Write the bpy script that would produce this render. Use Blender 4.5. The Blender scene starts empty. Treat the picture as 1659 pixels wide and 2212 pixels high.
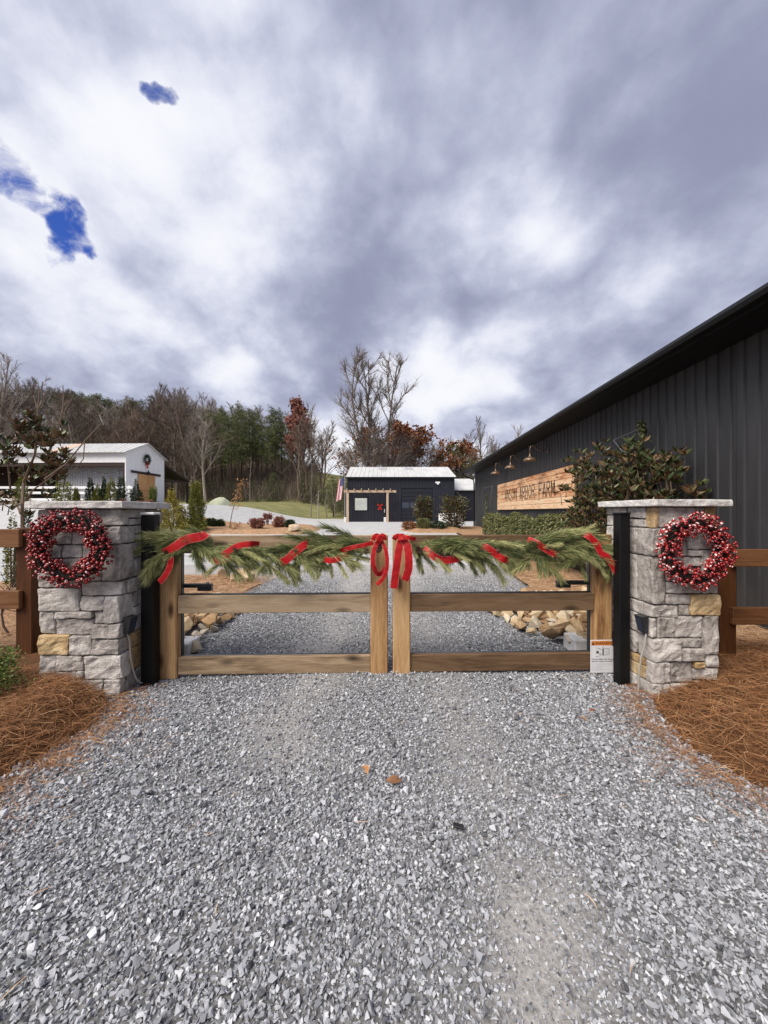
import bpy, bmesh, math, random
import numpy as np
from mathutils import Vector, Matrix, noise as mnoise

PI = math.pi
random.seed(7)
rng = np.random.default_rng(7)
scn = bpy.context.scene
COL = scn.collection

# ------------------------------------------------------------------ camera
FD = 829.5            # focal length in units of a 1659 wide picture
CAMH = 1.5
cd = bpy.data.cameras.new('camera'); cam = bpy.data.objects.new('camera', cd); COL.objects.link(cam)
cam.location = (0, 0, CAMH); cam.rotation_euler = (math.radians(90), 0, 0)
cd.sensor_fit = 'HORIZONTAL'; cd.sensor_width = 36; cd.lens = 18.0
cd.clip_start = 0.05; cd.clip_end = 6000
scn.camera = cam

# ------------------------------------------------------------------ world, sun, exposure
SUN_EL, SUN_AZ = math.radians(48), math.radians(-135)   # azimuth clockwise from +Y (behind the viewer, to the left)
w = bpy.data.worlds.new('World'); scn.world = w; w.use_nodes = True
nt = w.node_tree; nt.nodes.clear(); NL = nt.links
def wn(t, **k):
    n = nt.nodes.new(t)
    for a, b in k.items(): setattr(n, a, b)
    return n
def wmath(op, a, b=None, c=None, clamp=False):
    n = wn('ShaderNodeMath', operation=op); n.use_clamp = clamp
    for i, s in enumerate((a, b, c)):
        if s is None: continue
        if isinstance(s, (int, float)): n.inputs[i].default_value = s
        else: NL.new(s, n.inputs[i])
    return n.outputs[0]
w_out = wn('ShaderNodeOutputWorld'); w_bg = wn('ShaderNodeBackground'); w_bg.inputs[1].default_value = 0.1
NL.new(w_bg.outputs[0], w_out.inputs[0])
w_sky = wn('ShaderNodeTexSky', sky_type='NISHITA'); w_sky.sun_disc = False
w_sky.sun_elevation = SUN_EL; w_sky.sun_rotation = SUN_AZ
w_tc = wn('ShaderNodeTexCoord'); w_dir = w_tc.outputs['Generated']
w_sep = wn('ShaderNodeSeparateXYZ'); NL.new(w_dir, w_sep.inputs[0])
zz = wmath('ADD', wmath('MAXIMUM', w_sep.outputs[2], 0.0), 0.55)
cx = wmath('DIVIDE', w_sep.outputs[0], zz); cy = wmath('DIVIDE', w_sep.outputs[1], zz)
w_p = wn('ShaderNodeCombineXYZ'); NL.new(cx, w_p.inputs[0]); NL.new(cy, w_p.inputs[1])
def wnoise(scale, detail, rough, dist, off, rz=0.0, sx=1.0, sy=1.0, billow=False):
    m = wn('ShaderNodeMapping'); m.inputs['Location'].default_value = off
    m.inputs['Rotation'].default_value = (0, 0, rz); m.inputs['Scale'].default_value = (sx, sy, 1)
    NL.new(w_p.outputs[0], m.inputs[0])
    n = wn('ShaderNodeTexNoise'); n.inputs['Scale'].default_value = scale; n.inputs['Detail'].default_value = detail
    n.inputs['Roughness'].default_value = rough; n.inputs['Distortion'].default_value = dist
    NL.new(m.outputs[0], n.inputs['Vector']); return n.outputs[0]
def wpuff(scale, detail, rough, off, rz=0.0, sx=1.0, sy=1.0, smooth=.9):
    """cauliflower heads of cumulus: fractal rounded cells, their edges ruffled by a little noise"""
    m = wn('ShaderNodeMapping'); m.inputs['Location'].default_value = off; m.inputs['Rotation'].default_value = (0, 0, rz); m.inputs['Scale'].default_value = (sx, sy, 1)
    NL.new(w_p.outputs[0], m.inputs[0]); n = wn('ShaderNodeTexNoise'); n.inputs['Scale'].default_value = scale * 1.6; n.inputs['Detail'].default_value = 5; NL.new(m.outputs[0], n.inputs['Vector'])
    va = wn('ShaderNodeVectorMath', operation='MULTIPLY_ADD'); NL.new(n.outputs['Color'], va.inputs[0]); va.inputs[1].default_value = (.55 / scale,) * 3; NL.new(m.outputs[0], va.inputs[2])
    v = wn('ShaderNodeTexVoronoi', feature='F1'); v.inputs['Scale'].default_value = scale; v.inputs['Detail'].default_value = detail; v.inputs['Roughness'].default_value = rough;
    NL.new(va.outputs[0], v.inputs['Vector']); return wmath('SUBTRACT', 1.0, v.outputs['Distance'])
n_big = wnoise(1.6, 3, 0.5, 0.0, (3.1, 1.7, 0), 0.5, 1.1, 0.9)
n_mid = wnoise(3.4, 7, 0.55, 0.0, (0.4, 5.2, 2), 0.35, 1.0, 0.9)
n_puf = wpuff(2.6, 2.5, 0.5, (1.4, 2.2, 1), .4)
n_fin = wnoise(7.0, 9, 0.62, 0.0, (7.4, 1.2, 4), 0.2, 1.0, 1.0)
dens = wmath('ADD', wmath('ADD', wmath('MULTIPLY', n_big, 0.50), wmath('MULTIPLY', n_mid, 0.75)), wmath('ADD', wmath('MULTIPLY_ADD', n_fin, 0.46, -0.475), wmath('MULTIPLY', n_puf, 0.58)))
def pdir(px, py):
    return Vector(((px - 829.5) / FD, 1, -(py - 1106) / FD)).normalized()
# where the cloud deck is thick or thin (direction, angular size in degrees, amount)
CLOUDS = [(250, 500, 11, .12), (110, 330, 9, .11), (160, 610, 9, .10), (300, 340, 8, .07), (640, 245, 7, .10), (760, 300, 5, .08), (985, 205, 5, .13), (1130, 515, 6, .13),
          (540, 560, 6, .09), (480, 760, 6, .12), (900, 790, 7, .07), (760, 830, 6, .06), (1310, 130, 7, .11), (1230, 470, 5, .09), (1090, 310, 4, .08), (60, 200, 6, .07), (200, 700, 5, .05), (700, 620, 5, .05), (1100, 800, 7, .07),
          (600, 400, 10, -.11), (820, 480, 9, -.11), (480, 20, 13, -.07), (850, 40, 12, -.09), (1000, 400, 6, -.08), (1000, 90, 7, -.05),
          (1420, 600, 12, -.03), (1500, 330, 10, -.02), (1380, 260, 6, .05), (1560, 480, 6, .05), (720, 670, 6, -.07), (90, 700, 8, -.14), (960, 690, 7, -.05), (1200, 680, 7, -.06), (340, 720, 5, -.07), (610, 720, 5, -.06), (390, 450, 5, -.06), (1180, 30, 6, -.05)]
acc = dens; CLOUD_GAIN = 0.74
w_tear = wn('ShaderNodeTexNoise'); w_tear.inputs['Scale'].default_value = 13.0; w_tear.inputs['Detail'].default_value = 5; NL.new(w_dir, w_tear.inputs['Vector'])
w_tm = wn('ShaderNodeVectorMath', operation='MULTIPLY_ADD'); NL.new(w_tear.outputs['Color'], w_tm.inputs[0]); w_tm.inputs[1].default_value = (.13, .13, .13); w_tm.inputs[2].default_value = (-.065, -.065, -.065)
w_torn = wn('ShaderNodeVectorMath', operation='ADD'); NL.new(w_dir, w_torn.inputs[0]); NL.new(w_tm.outputs[0], w_torn.inputs[1])
w_tn = wn('ShaderNodeVectorMath', operation='NORMALIZE'); NL.new(w_torn.outputs[0], w_tn.inputs[0])
def wblob(px, py, deg, torn=False):
    v = wn('ShaderNodeVectorMath', operation='DOT_PRODUCT'); NL.new(w_tn.outputs[0] if torn else w_dir, v.inputs[0]); v.inputs[1].default_value = pdir(px, py)
    m = wn('ShaderNodeMapRange', interpolation_type='SMOOTHSTEP'); NL.new(v.outputs['Value'], m.inputs[0])
    m.inputs[1].default_value = math.cos(math.radians(deg * 1.45)); m.inputs[2].default_value = 1.0
    return m.outputs[0]
for px, py, deg, amt in CLOUDS:
    acc = wmath('MULTIPLY_ADD', wblob(px, py, deg), amt * (CLOUD_GAIN if amt > 0 else .62 * CLOUD_GAIN), acc)
w_cr = wn('ShaderNodeValToRGB'); NL.new(acc, w_cr.inputs[0])
CR = w_cr.color_ramp; CR.interpolation = 'B_SPLINE'; CR.elements[0].position = 0.14; CR.elements[0].color = (.285, .30, .43, 1)
CR.elements[1].position = 0.74; CR.elements[1].color = (.90, .91, .95, 1)
for ps, c in ((.27, (.365, .392, .525, 1)), (.40, (.485, .515, .66, 1)), (.51, (.65, .68, .805, 1)), (.62, (.82, .835, .92, 1))):
    e = CR.elements.new(ps); e.color = c
SKY_GAIN = 5.45
w_up = wn('ShaderNodeVectorMath', operation='SCALE'); NL.new(w_cr.outputs[0], w_up.inputs[0]); w_up.inputs['Scale'].default_value = SKY_GAIN
# gaps in the deck where the blue shows
gap = None
for px, py, deg, s in ((137, 502, 1.9, 1), (112, 478, 1.5, .9), (70, 442, 1.3, .6), (38, 410, 1.5, .55), (6, 374, 1.7, .55), (342, 196, 1.0, .8)):
    g = wmath('MULTIPLY', wblob(px, py, deg, True), s)
    gap = g if gap is None else wmath('MAXIMUM', gap, g)
n_gap = wnoise(20.0, 7, 0.62, 0.5, (2.4, 8.2, 6))
gapn = wmath('ADD', gap, wmath('MULTIPLY', wmath('SUBTRACT', n_gap, 0.5), 2.2))
gapn = wmath('MULTIPLY', gapn, wmath('MINIMUM', wmath('MULTIPLY', gap, 4.0), 1.0))
w_gr = wn('ShaderNodeMapRange', interpolation_type='SMOOTHSTEP'); NL.new(gapn, w_gr.inputs[0]); w_gr.inputs[1].default_value = .0; w_gr.inputs[2].default_value = 1.0
w_tint = wn('ShaderNodeVectorMath', operation='MULTIPLY'); NL.new(w_sky.outputs[0], w_tint.inputs[0]); w_tint.inputs[1].default_value = (.19, .31, .74)
w_mix = wn('ShaderNodeMix', data_type='RGBA'); NL.new(w_gr.outputs[0], w_mix.inputs[0]); NL.new(w_up.outputs[0], w_mix.inputs[6]); NL.new(w_tint.outputs[0], w_mix.inputs[7])
NL.new(w_mix.outputs[2], w_bg.inputs[0])

sl = bpy.data.lights.new('sun', 'SUN'); sun = bpy.data.objects.new('sun', sl); COL.objects.link(sun)
sl.energy = 2.5; sl.angle = math.radians(36); sl.color = (1, .93, .83)
sd = Vector((math.sin(SUN_AZ) * math.cos(SUN_EL), math.cos(SUN_AZ) * math.cos(SUN_EL), math.sin(SUN_EL)))
sun.rotation_euler = (-sd).to_track_quat('-Z', 'Y').to_euler(); sun.location = (0, -20, 40)
vs = scn.view_settings; vs.view_transform = 'Standard'; vs.look = 'None'; vs.gamma = 1; vs.exposure = 0.95; vs.use_curve_mapping = False
scn.display_settings.display_device = 'sRGB'
scn.cycles.max_bounces = 6; scn.cycles.diffuse_bounces = 3; scn.cycles.glossy_bounces = 3

# ------------------------------------------------------------------ helpers
def S(t):
    t = np.clip(t, 0, 1); return t * t * (3 - 2 * t)
def T(x, y):
    """height of the land"""
    x = np.asarray(x, float); y = np.asarray(y, float)
    z = .62 * S((y - 8.5) / 13.5) + 1.55 * S((-x - 7.5) / 9) * S((y - 13) / 12) * (1 - S((y - 40) / 30) * .5)
    z = z + 1.9 * S((y - 40) / 30) + 7.6 * S((y - 64) / 30) + 20 * S((y - 72) / 60) * S((-x - 8) / 55)
    return z
def Tz(x, y): return float(T(x, y))

class MB:
    def __init__(s): s.v = []; s.f = []; s.t = []
    def add(s, v, f, tone=None):
        o = len(s.v); s.v.extend([tuple(p) for p in v]); s.f.extend([tuple(i + o for i in q) for q in f])
        if tone is not None: s.t.extend([tone] * len(v))
        return s
    def box(s, x0, x1, y0, y1, z0, z1, tone=None, M=None):
        v = [(x0, y0, z0), (x1, y0, z0), (x1, y1, z0), (x0, y1, z0), (x0, y0, z1), (x1, y0, z1), (x1, y1, z1), (x0, y1, z1)]
        if M is not None: v = [M @ Vector(p) for p in v]
        return s.add(v, [(0, 3, 2, 1), (4, 5, 6, 7), (0, 1, 5, 4), (1, 2, 6, 5), (2, 3, 7, 6), (3, 0, 4, 7)], tone)
    def bbox(s, x0, x1, y0, y1, z0, z1, b=.006, tone=None):
        """box with chamfered edges"""
        xs, ys, zs = (x0, x1), (y0, y1), (z0, z1); v = []; idx = {}
        for i in (0, 1):
            for j in (0, 1):
                for k in (0, 1):
                    sx, sy, szz = 1 - 2 * i, 1 - 2 * j, 1 - 2 * k
                    for a in range(3):
                        p = [xs[i] + sx * b, ys[j] + sy * b, zs[k] + szz * b]
                        p[a] = (xs[i], ys[j], zs[k])[a]
                        idx[(i, j, k, a)] = len(v); v.append(tuple(p))
        f = []
        for a in range(3):
            o1, o2 = (a + 1) % 3, (a + 2) % 3
            for e in (0, 1):
                q = []
                for (p1, p2) in ((0, 0), (1, 0), (1, 1), (0, 1)):
                    c = [0, 0, 0]; c[a] = e; c[o1] = p1; c[o2] = p2; q.append(idx[(c[0], c[1], c[2], a)])
                f.append(q if e else q[::-1])
            for p1 in (0, 1):
                for p2 in (0, 1):
                    c0 = [0, 0, 0]; c1 = [0, 0, 0]; c0[a] = 0; c1[a] = 1
                    c0[o1] = c1[o1] = p1; c0[o2] = c1[o2] = p2
                    q = [idx[(*c0, o1)], idx[(*c1, o1)], idx[(*c1, o2)], idx[(*c0, o2)]]
                    f.append(q if p1 != p2 else q[::-1])
        for i in (0, 1):
            for j in (0, 1):
                for k in (0, 1):
                    f.append([idx[(i, j, k, a)] for a in range(3)])
        return s.add(v, f, tone)
    def tube(s, pts, rad, n=6, caps=True, tone=None):
        pts = [Vector(p) for p in pts]
        if not hasattr(rad, '__len__'): rad = [rad] * len(pts)
        v = []; f = []; up = None
        for i, p in enumerate(pts):
            d = (pts[min(i + 1, len(pts) - 1)] - pts[max(i - 1, 0)])
            if d.length < 1e-9: d = Vector((0, 0, 1))
            d.normalize()
            if up is None:
                up = Vector((0, 0, 1)) if abs(d.z) < .9 else Vector((1, 0, 0))
            a = d.cross(up)
            if a.length < 1e-6: a = d.orthogonal()
            a.normalize(); b = a.cross(d); up = b
            for k in range(n):
                t = 2 * PI * k / n; v.append(p + (a * math.cos(t) + b * math.sin(t)) * rad[i])
        for i in range(len(pts) - 1):
            for k in range(n):
                f.append((i * n + k, i * n + (k + 1) % n, (i + 1) * n + (k + 1) % n, (i + 1) * n + k))
        if caps:
            f.append(tuple(range(n - 1, -1, -1))); f.append(tuple((len(pts) - 1) * n + k for k in range(n)))
        return s.add(v, f, tone)
    def lathe(s, prof, n=16, c=(0, 0, 0), M=None, tone=None):
        v = []; f = []
        for (r, z) in prof:
            for k in range(n):
                t = 2 * PI * k / n; v.append(Vector((c[0] + r * math.cos(t), c[1] + r * math.sin(t), c[2] + z)))
        for i in range(len(prof) - 1):
            for k in range(n):
                f.append((i * n + k, i * n + (k + 1) % n, (i + 1) * n + (k + 1) % n, (i + 1) * n + k))
        if M is not None: v = [M @ p for p in v]
        return s.add(v, f, tone)
    def build(s, name, mat, parent=None, smooth=False):
        me = bpy.data.meshes.new(name); me.from_pydata(s.v, [], s.f)
        if s.t and len(s.t) == len(s.v):
            a = me.attributes.new('tone', 'FLOAT', 'POINT'); a.data.foreach_set('value', s.t)
        return link(name, me, mat, parent, smooth)
def link(name, me, mat, parent=None, smooth=False):
    o = bpy.data.objects.new(name, me); COL.objects.link(o)
    if mat is not None and not me.materials: me.materials.append(mat)
    if smooth: me.polygons.foreach_set('use_smooth', [True] * len(me.polygons))
    if parent is not None: o.parent = parent
    return o
def mesh_np(name, V, F, tone=None):
    """V (n,3), F (m,k) all of k corners"""
    V = np.asarray(V, np.float32); F = np.asarray(F, np.int32)
    me = bpy.data.meshes.new(name); m, k = F.shape
    me.vertices.add(len(V)); me.vertices.foreach_set('co', V.ravel())
    me.loops.add(m * k); me.loops.foreach_set('vertex_index', F.ravel())
    me.polygons.add(m); me.polygons.foreach_set('loop_start', np.arange(0, m * k, k, dtype=np.int32))
    try: me.polygons.foreach_set('loop_total', np.full(m, k, np.int32))
    except Exception: pass
    if tone is not None:
        a = me.attributes.new('tone', 'FLOAT', 'POINT'); a.data.foreach_set('value', np.asarray(tone, np.float32))
    me.update(calc_edges=True); me.validate(); me.shade_flat()
    return me
def tag(o, label, cat, group=None):
    o['label'] = label; o['category'] = cat
    if group: o['group'] = group
    return o
def thing(name, label, cat, loc=(0, 0, 0), rz=0.0, group=None):
    o = bpy.data.objects.new(name, None); COL.objects.link(o); o.empty_display_size = .2
    o.location = loc; o.rotation_euler = (0, 0, rz)
    return tag(o, label, cat, group)
def kind(o, k, label=None):
    o['kind'] = k
    if label: o['label'] = label
    return o
def copy_thing(root, loc, rz=0, scale=None, label=None, group=None, cat=None):
    r = root.copy(); COL.objects.link(r); r.location = loc; r.rotation_euler = (0, 0, rz)
    if scale is not None: r.scale = scale
    if label: r['label'] = label
    if group: r['group'] = group
    for ch in root.children:
        c = ch.copy(); COL.objects.link(c); c.parent = r
        for g in ch.children:
            d = g.copy(); COL.objects.link(d); d.parent = c
    return r

# ------------------------------------------------------------------ materials
def new_mat(name, rough=.8, spec=.3):
    m = bpy.data.materials.new(name); m.use_nodes = True
    b = m.node_tree.nodes['Principled BSDF']; b.inputs['Roughness'].default_value = rough
    b.inputs['Specular IOR Level'].default_value = spec
    return m, m.node_tree, b
def ramp(t, stops):
    n = t.nodes.new('ShaderNodeValToRGB'); cr = n.color_ramp
    while len(cr.elements) > 1: cr.elements.remove(cr.elements[-1])
    cr.elements[0].position = stops[0][0]; cr.elements[0].color = (*stops[0][1], 1)
    for p, c in stops[1:]:
        e = cr.elements.new(p); e.color = (*c, 1)
    return n
def tex(t, scale, detail=6, rough=.6, dist=0, coord='Object', sc=(1, 1, 1), kindn='noise', loc=(0, 0, 0)):
    c = t.nodes.new('ShaderNodeTexCoord'); m = t.nodes.new('ShaderNodeMapping'); m.inputs['Scale'].default_value = sc; m.inputs['Location'].default_value = loc
    t.links.new(c.outputs[coord], m.inputs[0])
    if kindn == 'noise':
        n = t.nodes.new('ShaderNodeTexNoise'); n.inputs['Detail'].default_value = detail; n.inputs['Roughness'].default_value = rough; n.inputs['Distortion'].default_value = dist
    else:
        n = t.nodes.new('ShaderNodeTexVoronoi')
    n.inputs['Scale'].default_value = scale; t.links.new(m.outputs[0], n.inputs['Vector'])
    return n
def mth(t, op, a, b, clamp=False):
    n = t.nodes.new('ShaderNodeMath'); n.operation = op; n.use_clamp = clamp
    for i, s in enumerate((a, b)):
        if isinstance(s, (int, float)): n.inputs[i].default_value = s
        else: t.links.new(s, n.inputs[i])
    return n.outputs[0]
def add_bump(t, b, h, dist, strength=1.0):
    n = t.nodes.new('ShaderNodeBump'); n.inputs['Distance'].default_value = dist; n.inputs['Strength'].default_value = strength
    t.links.new(h, n.inputs['Height']); t.links.new(n.outputs[0], b.inputs['Normal'])
def noisy(name, stops, scale=4, rough=.85, spec=.3, detail=8, dist=.3, sc=(1, 1, 1), bump=0, bscale=None, rnd=0, attr=0, nr=.6, metal=0):
    """noise-driven ramp; rnd mixes in the object's random number, attr the 'tone' attribute"""
    m, t, b = new_mat(name, rough, spec); b.inputs['Metallic'].default_value = metal
    n = tex(t, scale, detail, nr, dist, sc=sc); f = n.outputs[0]
    if rnd:
        oi = t.nodes.new('ShaderNodeObjectInfo')
        f = mth(t, 'ADD', mth(t, 'MULTIPLY', f, 1 - rnd * .5), mth(t, 'MULTIPLY', mth(t, 'SUBTRACT', oi.outputs['Random'], .25), rnd))
    if attr:
        a = t.nodes.new('ShaderNodeAttribute'); a.attribute_name = 'tone'
        f = mth(t, 'ADD', mth(t, 'MULTIPLY', f, 1 - attr), mth(t, 'MULTIPLY', a.outputs['Fac'], attr))
    r = ramp(t, stops); t.links.new(f, r.inputs[0]); t.links.new(r.outputs[0], b.inputs['Base Color'])
    if bump:
        bn = tex(t, bscale or scale * 3, 8, .65); add_bump(t, b, bn.outputs[0], bump)
    return m
def plain(name, c, rough=.6, spec=.4, metal=0, bump=0, bscale=40):
    d = tuple(x * .82 for x in c)
    return noisy(name, [(.3, d), (.7, c)], 6, rough, spec, metal=metal, bump=bump, bscale=bscale)

# the world of stone
MAT = {}
def stone_mat(name, lo, mid, hi, wet):
    m, t, b = new_mat(name, .9, .25)
    oi = t.nodes.new('ShaderNodeObjectInfo')
    n1 = tex(t, 7, 10, .68, .6); n2 = tex(t, 26, 6, .6)
    f = mth(t, 'ADD', mth(t, 'MULTIPLY', n1.outputs[0], .8), mth(t, 'MULTIPLY', n2.outputs[0], .2))
    f = mth(t, 'ADD', f, mth(t, 'MULTIPLY', mth(t, 'SUBTRACT', oi.outputs['Random'], .5), .16))
    r = ramp(t, [(.30, lo), (.47, mid), (.62, hi), (.8, wet)]); t.links.new(f, r.inputs[0]); t.links.new(r.outputs[0], b.inputs['Base Color'])
    bn = tex(t, 14, 10, .7, .4); add_bump(t, b, bn.outputs[0], .045)
    return m
MAT['stone'] = stone_mat('grey ledge stone', (.19, .165, .15), (.47, .43, .40), (.67, .63, .59), (.80, .765, .725))
MAT['ystone'] = stone_mat('yellow ledge stone', (.26, .16, .08), (.54, .37, .19), (.70, .53, .31), (.76, .62, .42))
MAT['cap'] = stone_mat('limestone cap', (.42, .39, .365), (.68, .65, .62), (.80, .775, .75), (.86, .84, .82))
MAT['core'] = noisy('mortar', [(.3, (.05, .045, .045)), (.7, (.10, .095, .09))], 20)
def gravel_stone_mat():
    m, t, b = new_mat('gravel chips', .82, .3)
    a = t.nodes.new('ShaderNodeAttribute'); a.attribute_name = 'tone'
    n = tex(t, 60, 4, .6)
    f = mth(t, 'ADD', mth(t, 'MULTIPLY', a.outputs['Fac'], .82), mth(t, 'MULTIPLY', n.outputs[0], .18))
    r = ramp(t, [(0, (.038, .039, .045)), (.22, (.150, .153, .167)), (.46, (.295, .303, .328)), (.70, (.46, .47, .50)), (.92, (.61, .62, .64)), (1, (.50, .42, .33))])
    t.links.new(f, r.inputs[0]); t.links.new(r.outputs[0], b.inputs['Base Color'])
    return m
MAT['chips'] = gravel_stone_mat()
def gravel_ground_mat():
    m, t, b = new_mat('gravel fines and gap shade', .95, .2)
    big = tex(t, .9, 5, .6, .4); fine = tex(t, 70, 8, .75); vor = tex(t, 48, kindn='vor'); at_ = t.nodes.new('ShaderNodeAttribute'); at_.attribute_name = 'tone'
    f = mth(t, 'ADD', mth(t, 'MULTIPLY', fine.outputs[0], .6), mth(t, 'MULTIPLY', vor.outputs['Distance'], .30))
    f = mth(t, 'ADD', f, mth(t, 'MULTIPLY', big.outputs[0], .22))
    r = ramp(t, [(.34, (.06, .06, .062)), (.54, (.15, .148, .148)), (.75, (.30, .30, .30)), (.9, (.5, .5, .5))]); t.links.new(f, r.inputs[0])  # dark ramp: shade in the gaps between chips, painted into the base
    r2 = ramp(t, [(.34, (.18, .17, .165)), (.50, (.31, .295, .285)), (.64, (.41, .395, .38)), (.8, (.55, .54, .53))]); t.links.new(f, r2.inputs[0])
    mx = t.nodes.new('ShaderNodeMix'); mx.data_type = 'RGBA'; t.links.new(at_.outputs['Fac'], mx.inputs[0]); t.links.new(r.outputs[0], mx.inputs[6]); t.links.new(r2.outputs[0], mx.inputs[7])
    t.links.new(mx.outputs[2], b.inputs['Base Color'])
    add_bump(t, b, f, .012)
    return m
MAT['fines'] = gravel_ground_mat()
MAT['yard'] = noisy('pale yard gravel', [(.32, (.27, .27, .27)), (.5, (.44, .44, .438)), (.68, (.58, .58, .575))], 2.2, .95, .2, detail=14, nr=.86, bump=.02, bscale=30)
MAT['litter'] = noisy('leaf litter ground', [(.3, (.07, .05, .035)), (.55, (.14, .10, .07)), (.75, (.20, .15, .10))], .6, .95, .2, detail=10, nr=.7)
MAT['grass'] = noisy('winter grass', [(.3, (.11, .108, .045)), (.5, (.19, .185, .075)), (.7, (.30, .265, .13))], .35, .95, .2, detail=12, nr=.72, dist=1)
MAT['mulch'] = noisy('mulch base', [(.3, (.05, .022, .010)), (.55, (.13, .06, .026)), (.75, (.22, .11, .05))], 14, .95, .2, detail=10, nr=.75, bump=.03, bscale=25)
MAT['mulchpale'] = noisy('weathered mulch', [(.28, (.14, .075, .04)), (.5, (.36, .22, .125)), (.72, (.50, .34, .21))], 5, .95, .2, detail=12, nr=.78, bump=.04, bscale=12)
MAT['straw'] = noisy('pine straw', [(.0, (.085, .034, .015)), (.45, (.255, .112, .045)), (.75, (.42, .215, .10)), (.92, (.56, .37, .20)), (1, (.62, .50, .34))], 8, .75, .3, attr=.85)
MAT['strawpale'] = noisy('weathered straw', [(.0, (.22, .11, .055)), (.5, (.44, .27, .15)), (1, (.66, .48, .31))], 8, .8, .3, attr=.85)
def wood_mat(name, stops, axis='x', rough=.7, rnd=.25, knots=True, fine=1.0):
    m, t, b = new_mat(name, rough, .25)
    s = {'x': (1, 9, 9), 'z': (9, 9, 1), 'y': (9, 1, 9)}[axis]
    oi = t.nodes.new('ShaderNodeObjectInfo')
    c = t.nodes.new('ShaderNodeTexCoord'); mp = t.nodes.new('ShaderNodeMapping'); mp.inputs['Scale'].default_value = s
    cmb = t.nodes.new('ShaderNodeCombineXYZ'); mul = mth(t, 'MULTIPLY', oi.outputs['Random'], 37.0)
    for i in range(3): t.links.new(mul, cmb.inputs[i])
    t.links.new(cmb.outputs[0], mp.inputs['Location']); t.links.new(c.outputs['Object'], mp.inputs[0])
    n1 = t.nodes.new('ShaderNodeTexNoise'); n1.inputs['Scale'].default_value = 1.6; n1.inputs['Detail'].default_value = 5; n1.inputs['Distortion'].default_value = 1.2
    n2 = t.nodes.new('ShaderNodeTexNoise'); n2.inputs['Scale'].default_value = 9 * fine; n2.inputs['Detail'].default_value = 8; n2.inputs['Roughness'].default_value = .7
    t.links.new(mp.outputs[0], n1.inputs['Vector']); t.links.new(mp.outputs[0], n2.inputs['Vector'])
    f = mth(t, 'ADD', mth(t, 'MULTIPLY', n1.outputs[0], .62), mth(t, 'MULTIPLY', n2.outputs[0], .38))
    f = mth(t, 'ADD', f, mth(t, 'MULTIPLY', mth(t, 'SUBTRACT', oi.outputs['Random'], .5), rnd * .6))
    r = ramp(t, stops); t.links.new(f, r.inputs[0]); col = r.outputs[0]
    if knots:
        k = t.nodes.new('ShaderNodeTexVoronoi'); k.inputs['Scale'].default_value = 1.0
        ks = {'x': (1.9, 5, 5), 'z': (5, 5, 1.9), 'y': (5, 1.9, 5)}[axis]
        km = t.nodes.new('ShaderNodeMapping'); km.inputs['Scale'].default_value = ks
        t.links.new(cmb.outputs[0], km.inputs['Location']); t.links.new(c.outputs['Object'], km.inputs[0]); t.links.new(km.outputs[0], k.inputs['Vector'])
        mr = t.nodes.new('ShaderNodeMapRange'); t.links.new(k.outputs['Distance'], mr.inputs[0]); mr.inputs[1].default_value = .07; mr.inputs[2].default_value = .20; mr.inputs[3].default_value = .9; mr.inputs[4].default_value = 0
        mx = t.nodes.new('ShaderNodeMix'); mx.data_type = 'RGBA'; t.links.new(mr.outputs[0], mx.inputs[0]); t.links.new(col, mx.inputs[6])
        mx.inputs[7].default_value = (*(v * .22 for v in stops[0][1]), 1); col = mx.outputs[2]
    t.links.new(col, b.inputs['Base Color']); add_bump(t, b, f, .006)
    return m
MAT['post'] = wood_mat('gate post timber', [(.30, (.18, .085, .034)), (.45, (.37, .205, .088)), (.60, (.50, .315, .155)), (.75, (.58, .40, .22))], 'z')
MAT['railL'] = wood_mat('grey weathered rail timber', [(.30, (.14, .092, .055)), (.48, (.30, .21, .13)), (.62, (.40, .30, .195)), (.75, (.47, .37, .26))], 'x')
MAT['railR'] = wood_mat('brown rail timber', [(.30, (.060, .031, .016)), (.48, (.135, .080, .043)), (.62, (.19, .118, .066)), (.75, (.25, .165, .096))], 'x')
MAT['fence'] = wood_mat('dark stained fence timber', [(.30, (.040, .014, .005)), (.5, (.075, .026, .008)), (.7, (.115, .042, .013))], 'z', .6, .15, False)
MAT['fencerail'] = wood_mat('stained fence rail timber', [(.30, (.075, .030, .012)), (.5, (.14, .060, .025)), (.7, (.19, .09, .042))], 'x', .6, .3, False)
MAT['signwood'] = wood_mat('oiled cedar plank', [(.30, (.36, .13, .055)), (.42, (.68, .37, .19)), (.55, (.83, .57, .36)), (.72, (.87, .67, .47))], 'y', .5, .35, True, .6)
MAT['doorwood'] = wood_mat('cedar barn door', [(.30, (.34, .16, .06)), (.5, (.50, .27, .115)), (.7, (.60, .36, .17))], 'z', .6, .3, False)
MAT['pergola'] = wood_mat('pergola timber', [(.30, (.30, .20, .13)), (.5, (.46, .34, .24)), (.7, (.56, .45, .34))], 'z', .7, .2, False)
MAT['steel'] = plain('black powder coated steel', (.0045, .0045, .005), .5, .25)
MAT['barmat'] = plain('charcoal steel', (.025, .027, .03), .35, .5)
MAT['blackwall'] = noisy('charcoal ribbed metal', [(.3, (.024, .024, .026)), (.7, (.050, .050, .053))], 2.5, .42, .5, bump=.002, bscale=120, sc=(1, 1, .25))
MAT['farwall'] = noisy('black ribbed metal far', [(.3, (.010, .011, .018)), (.7, (.016, .017, .027))], 2, .5, .4)
MAT['fardoor'] = plain('black garage door', (.009, .010, .018), .5, .4)
MAT['whiteroof'] = noisy('white ribbed roof metal', [(.3, (.46, .46, .455)), (.7, (.60, .60, .595))], 1.6, .5, .4, sc=(1, .3, 1))
MAT['skylight'] = plain('grey translucent roof sheet', (.42, .41, .42), .5)
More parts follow.
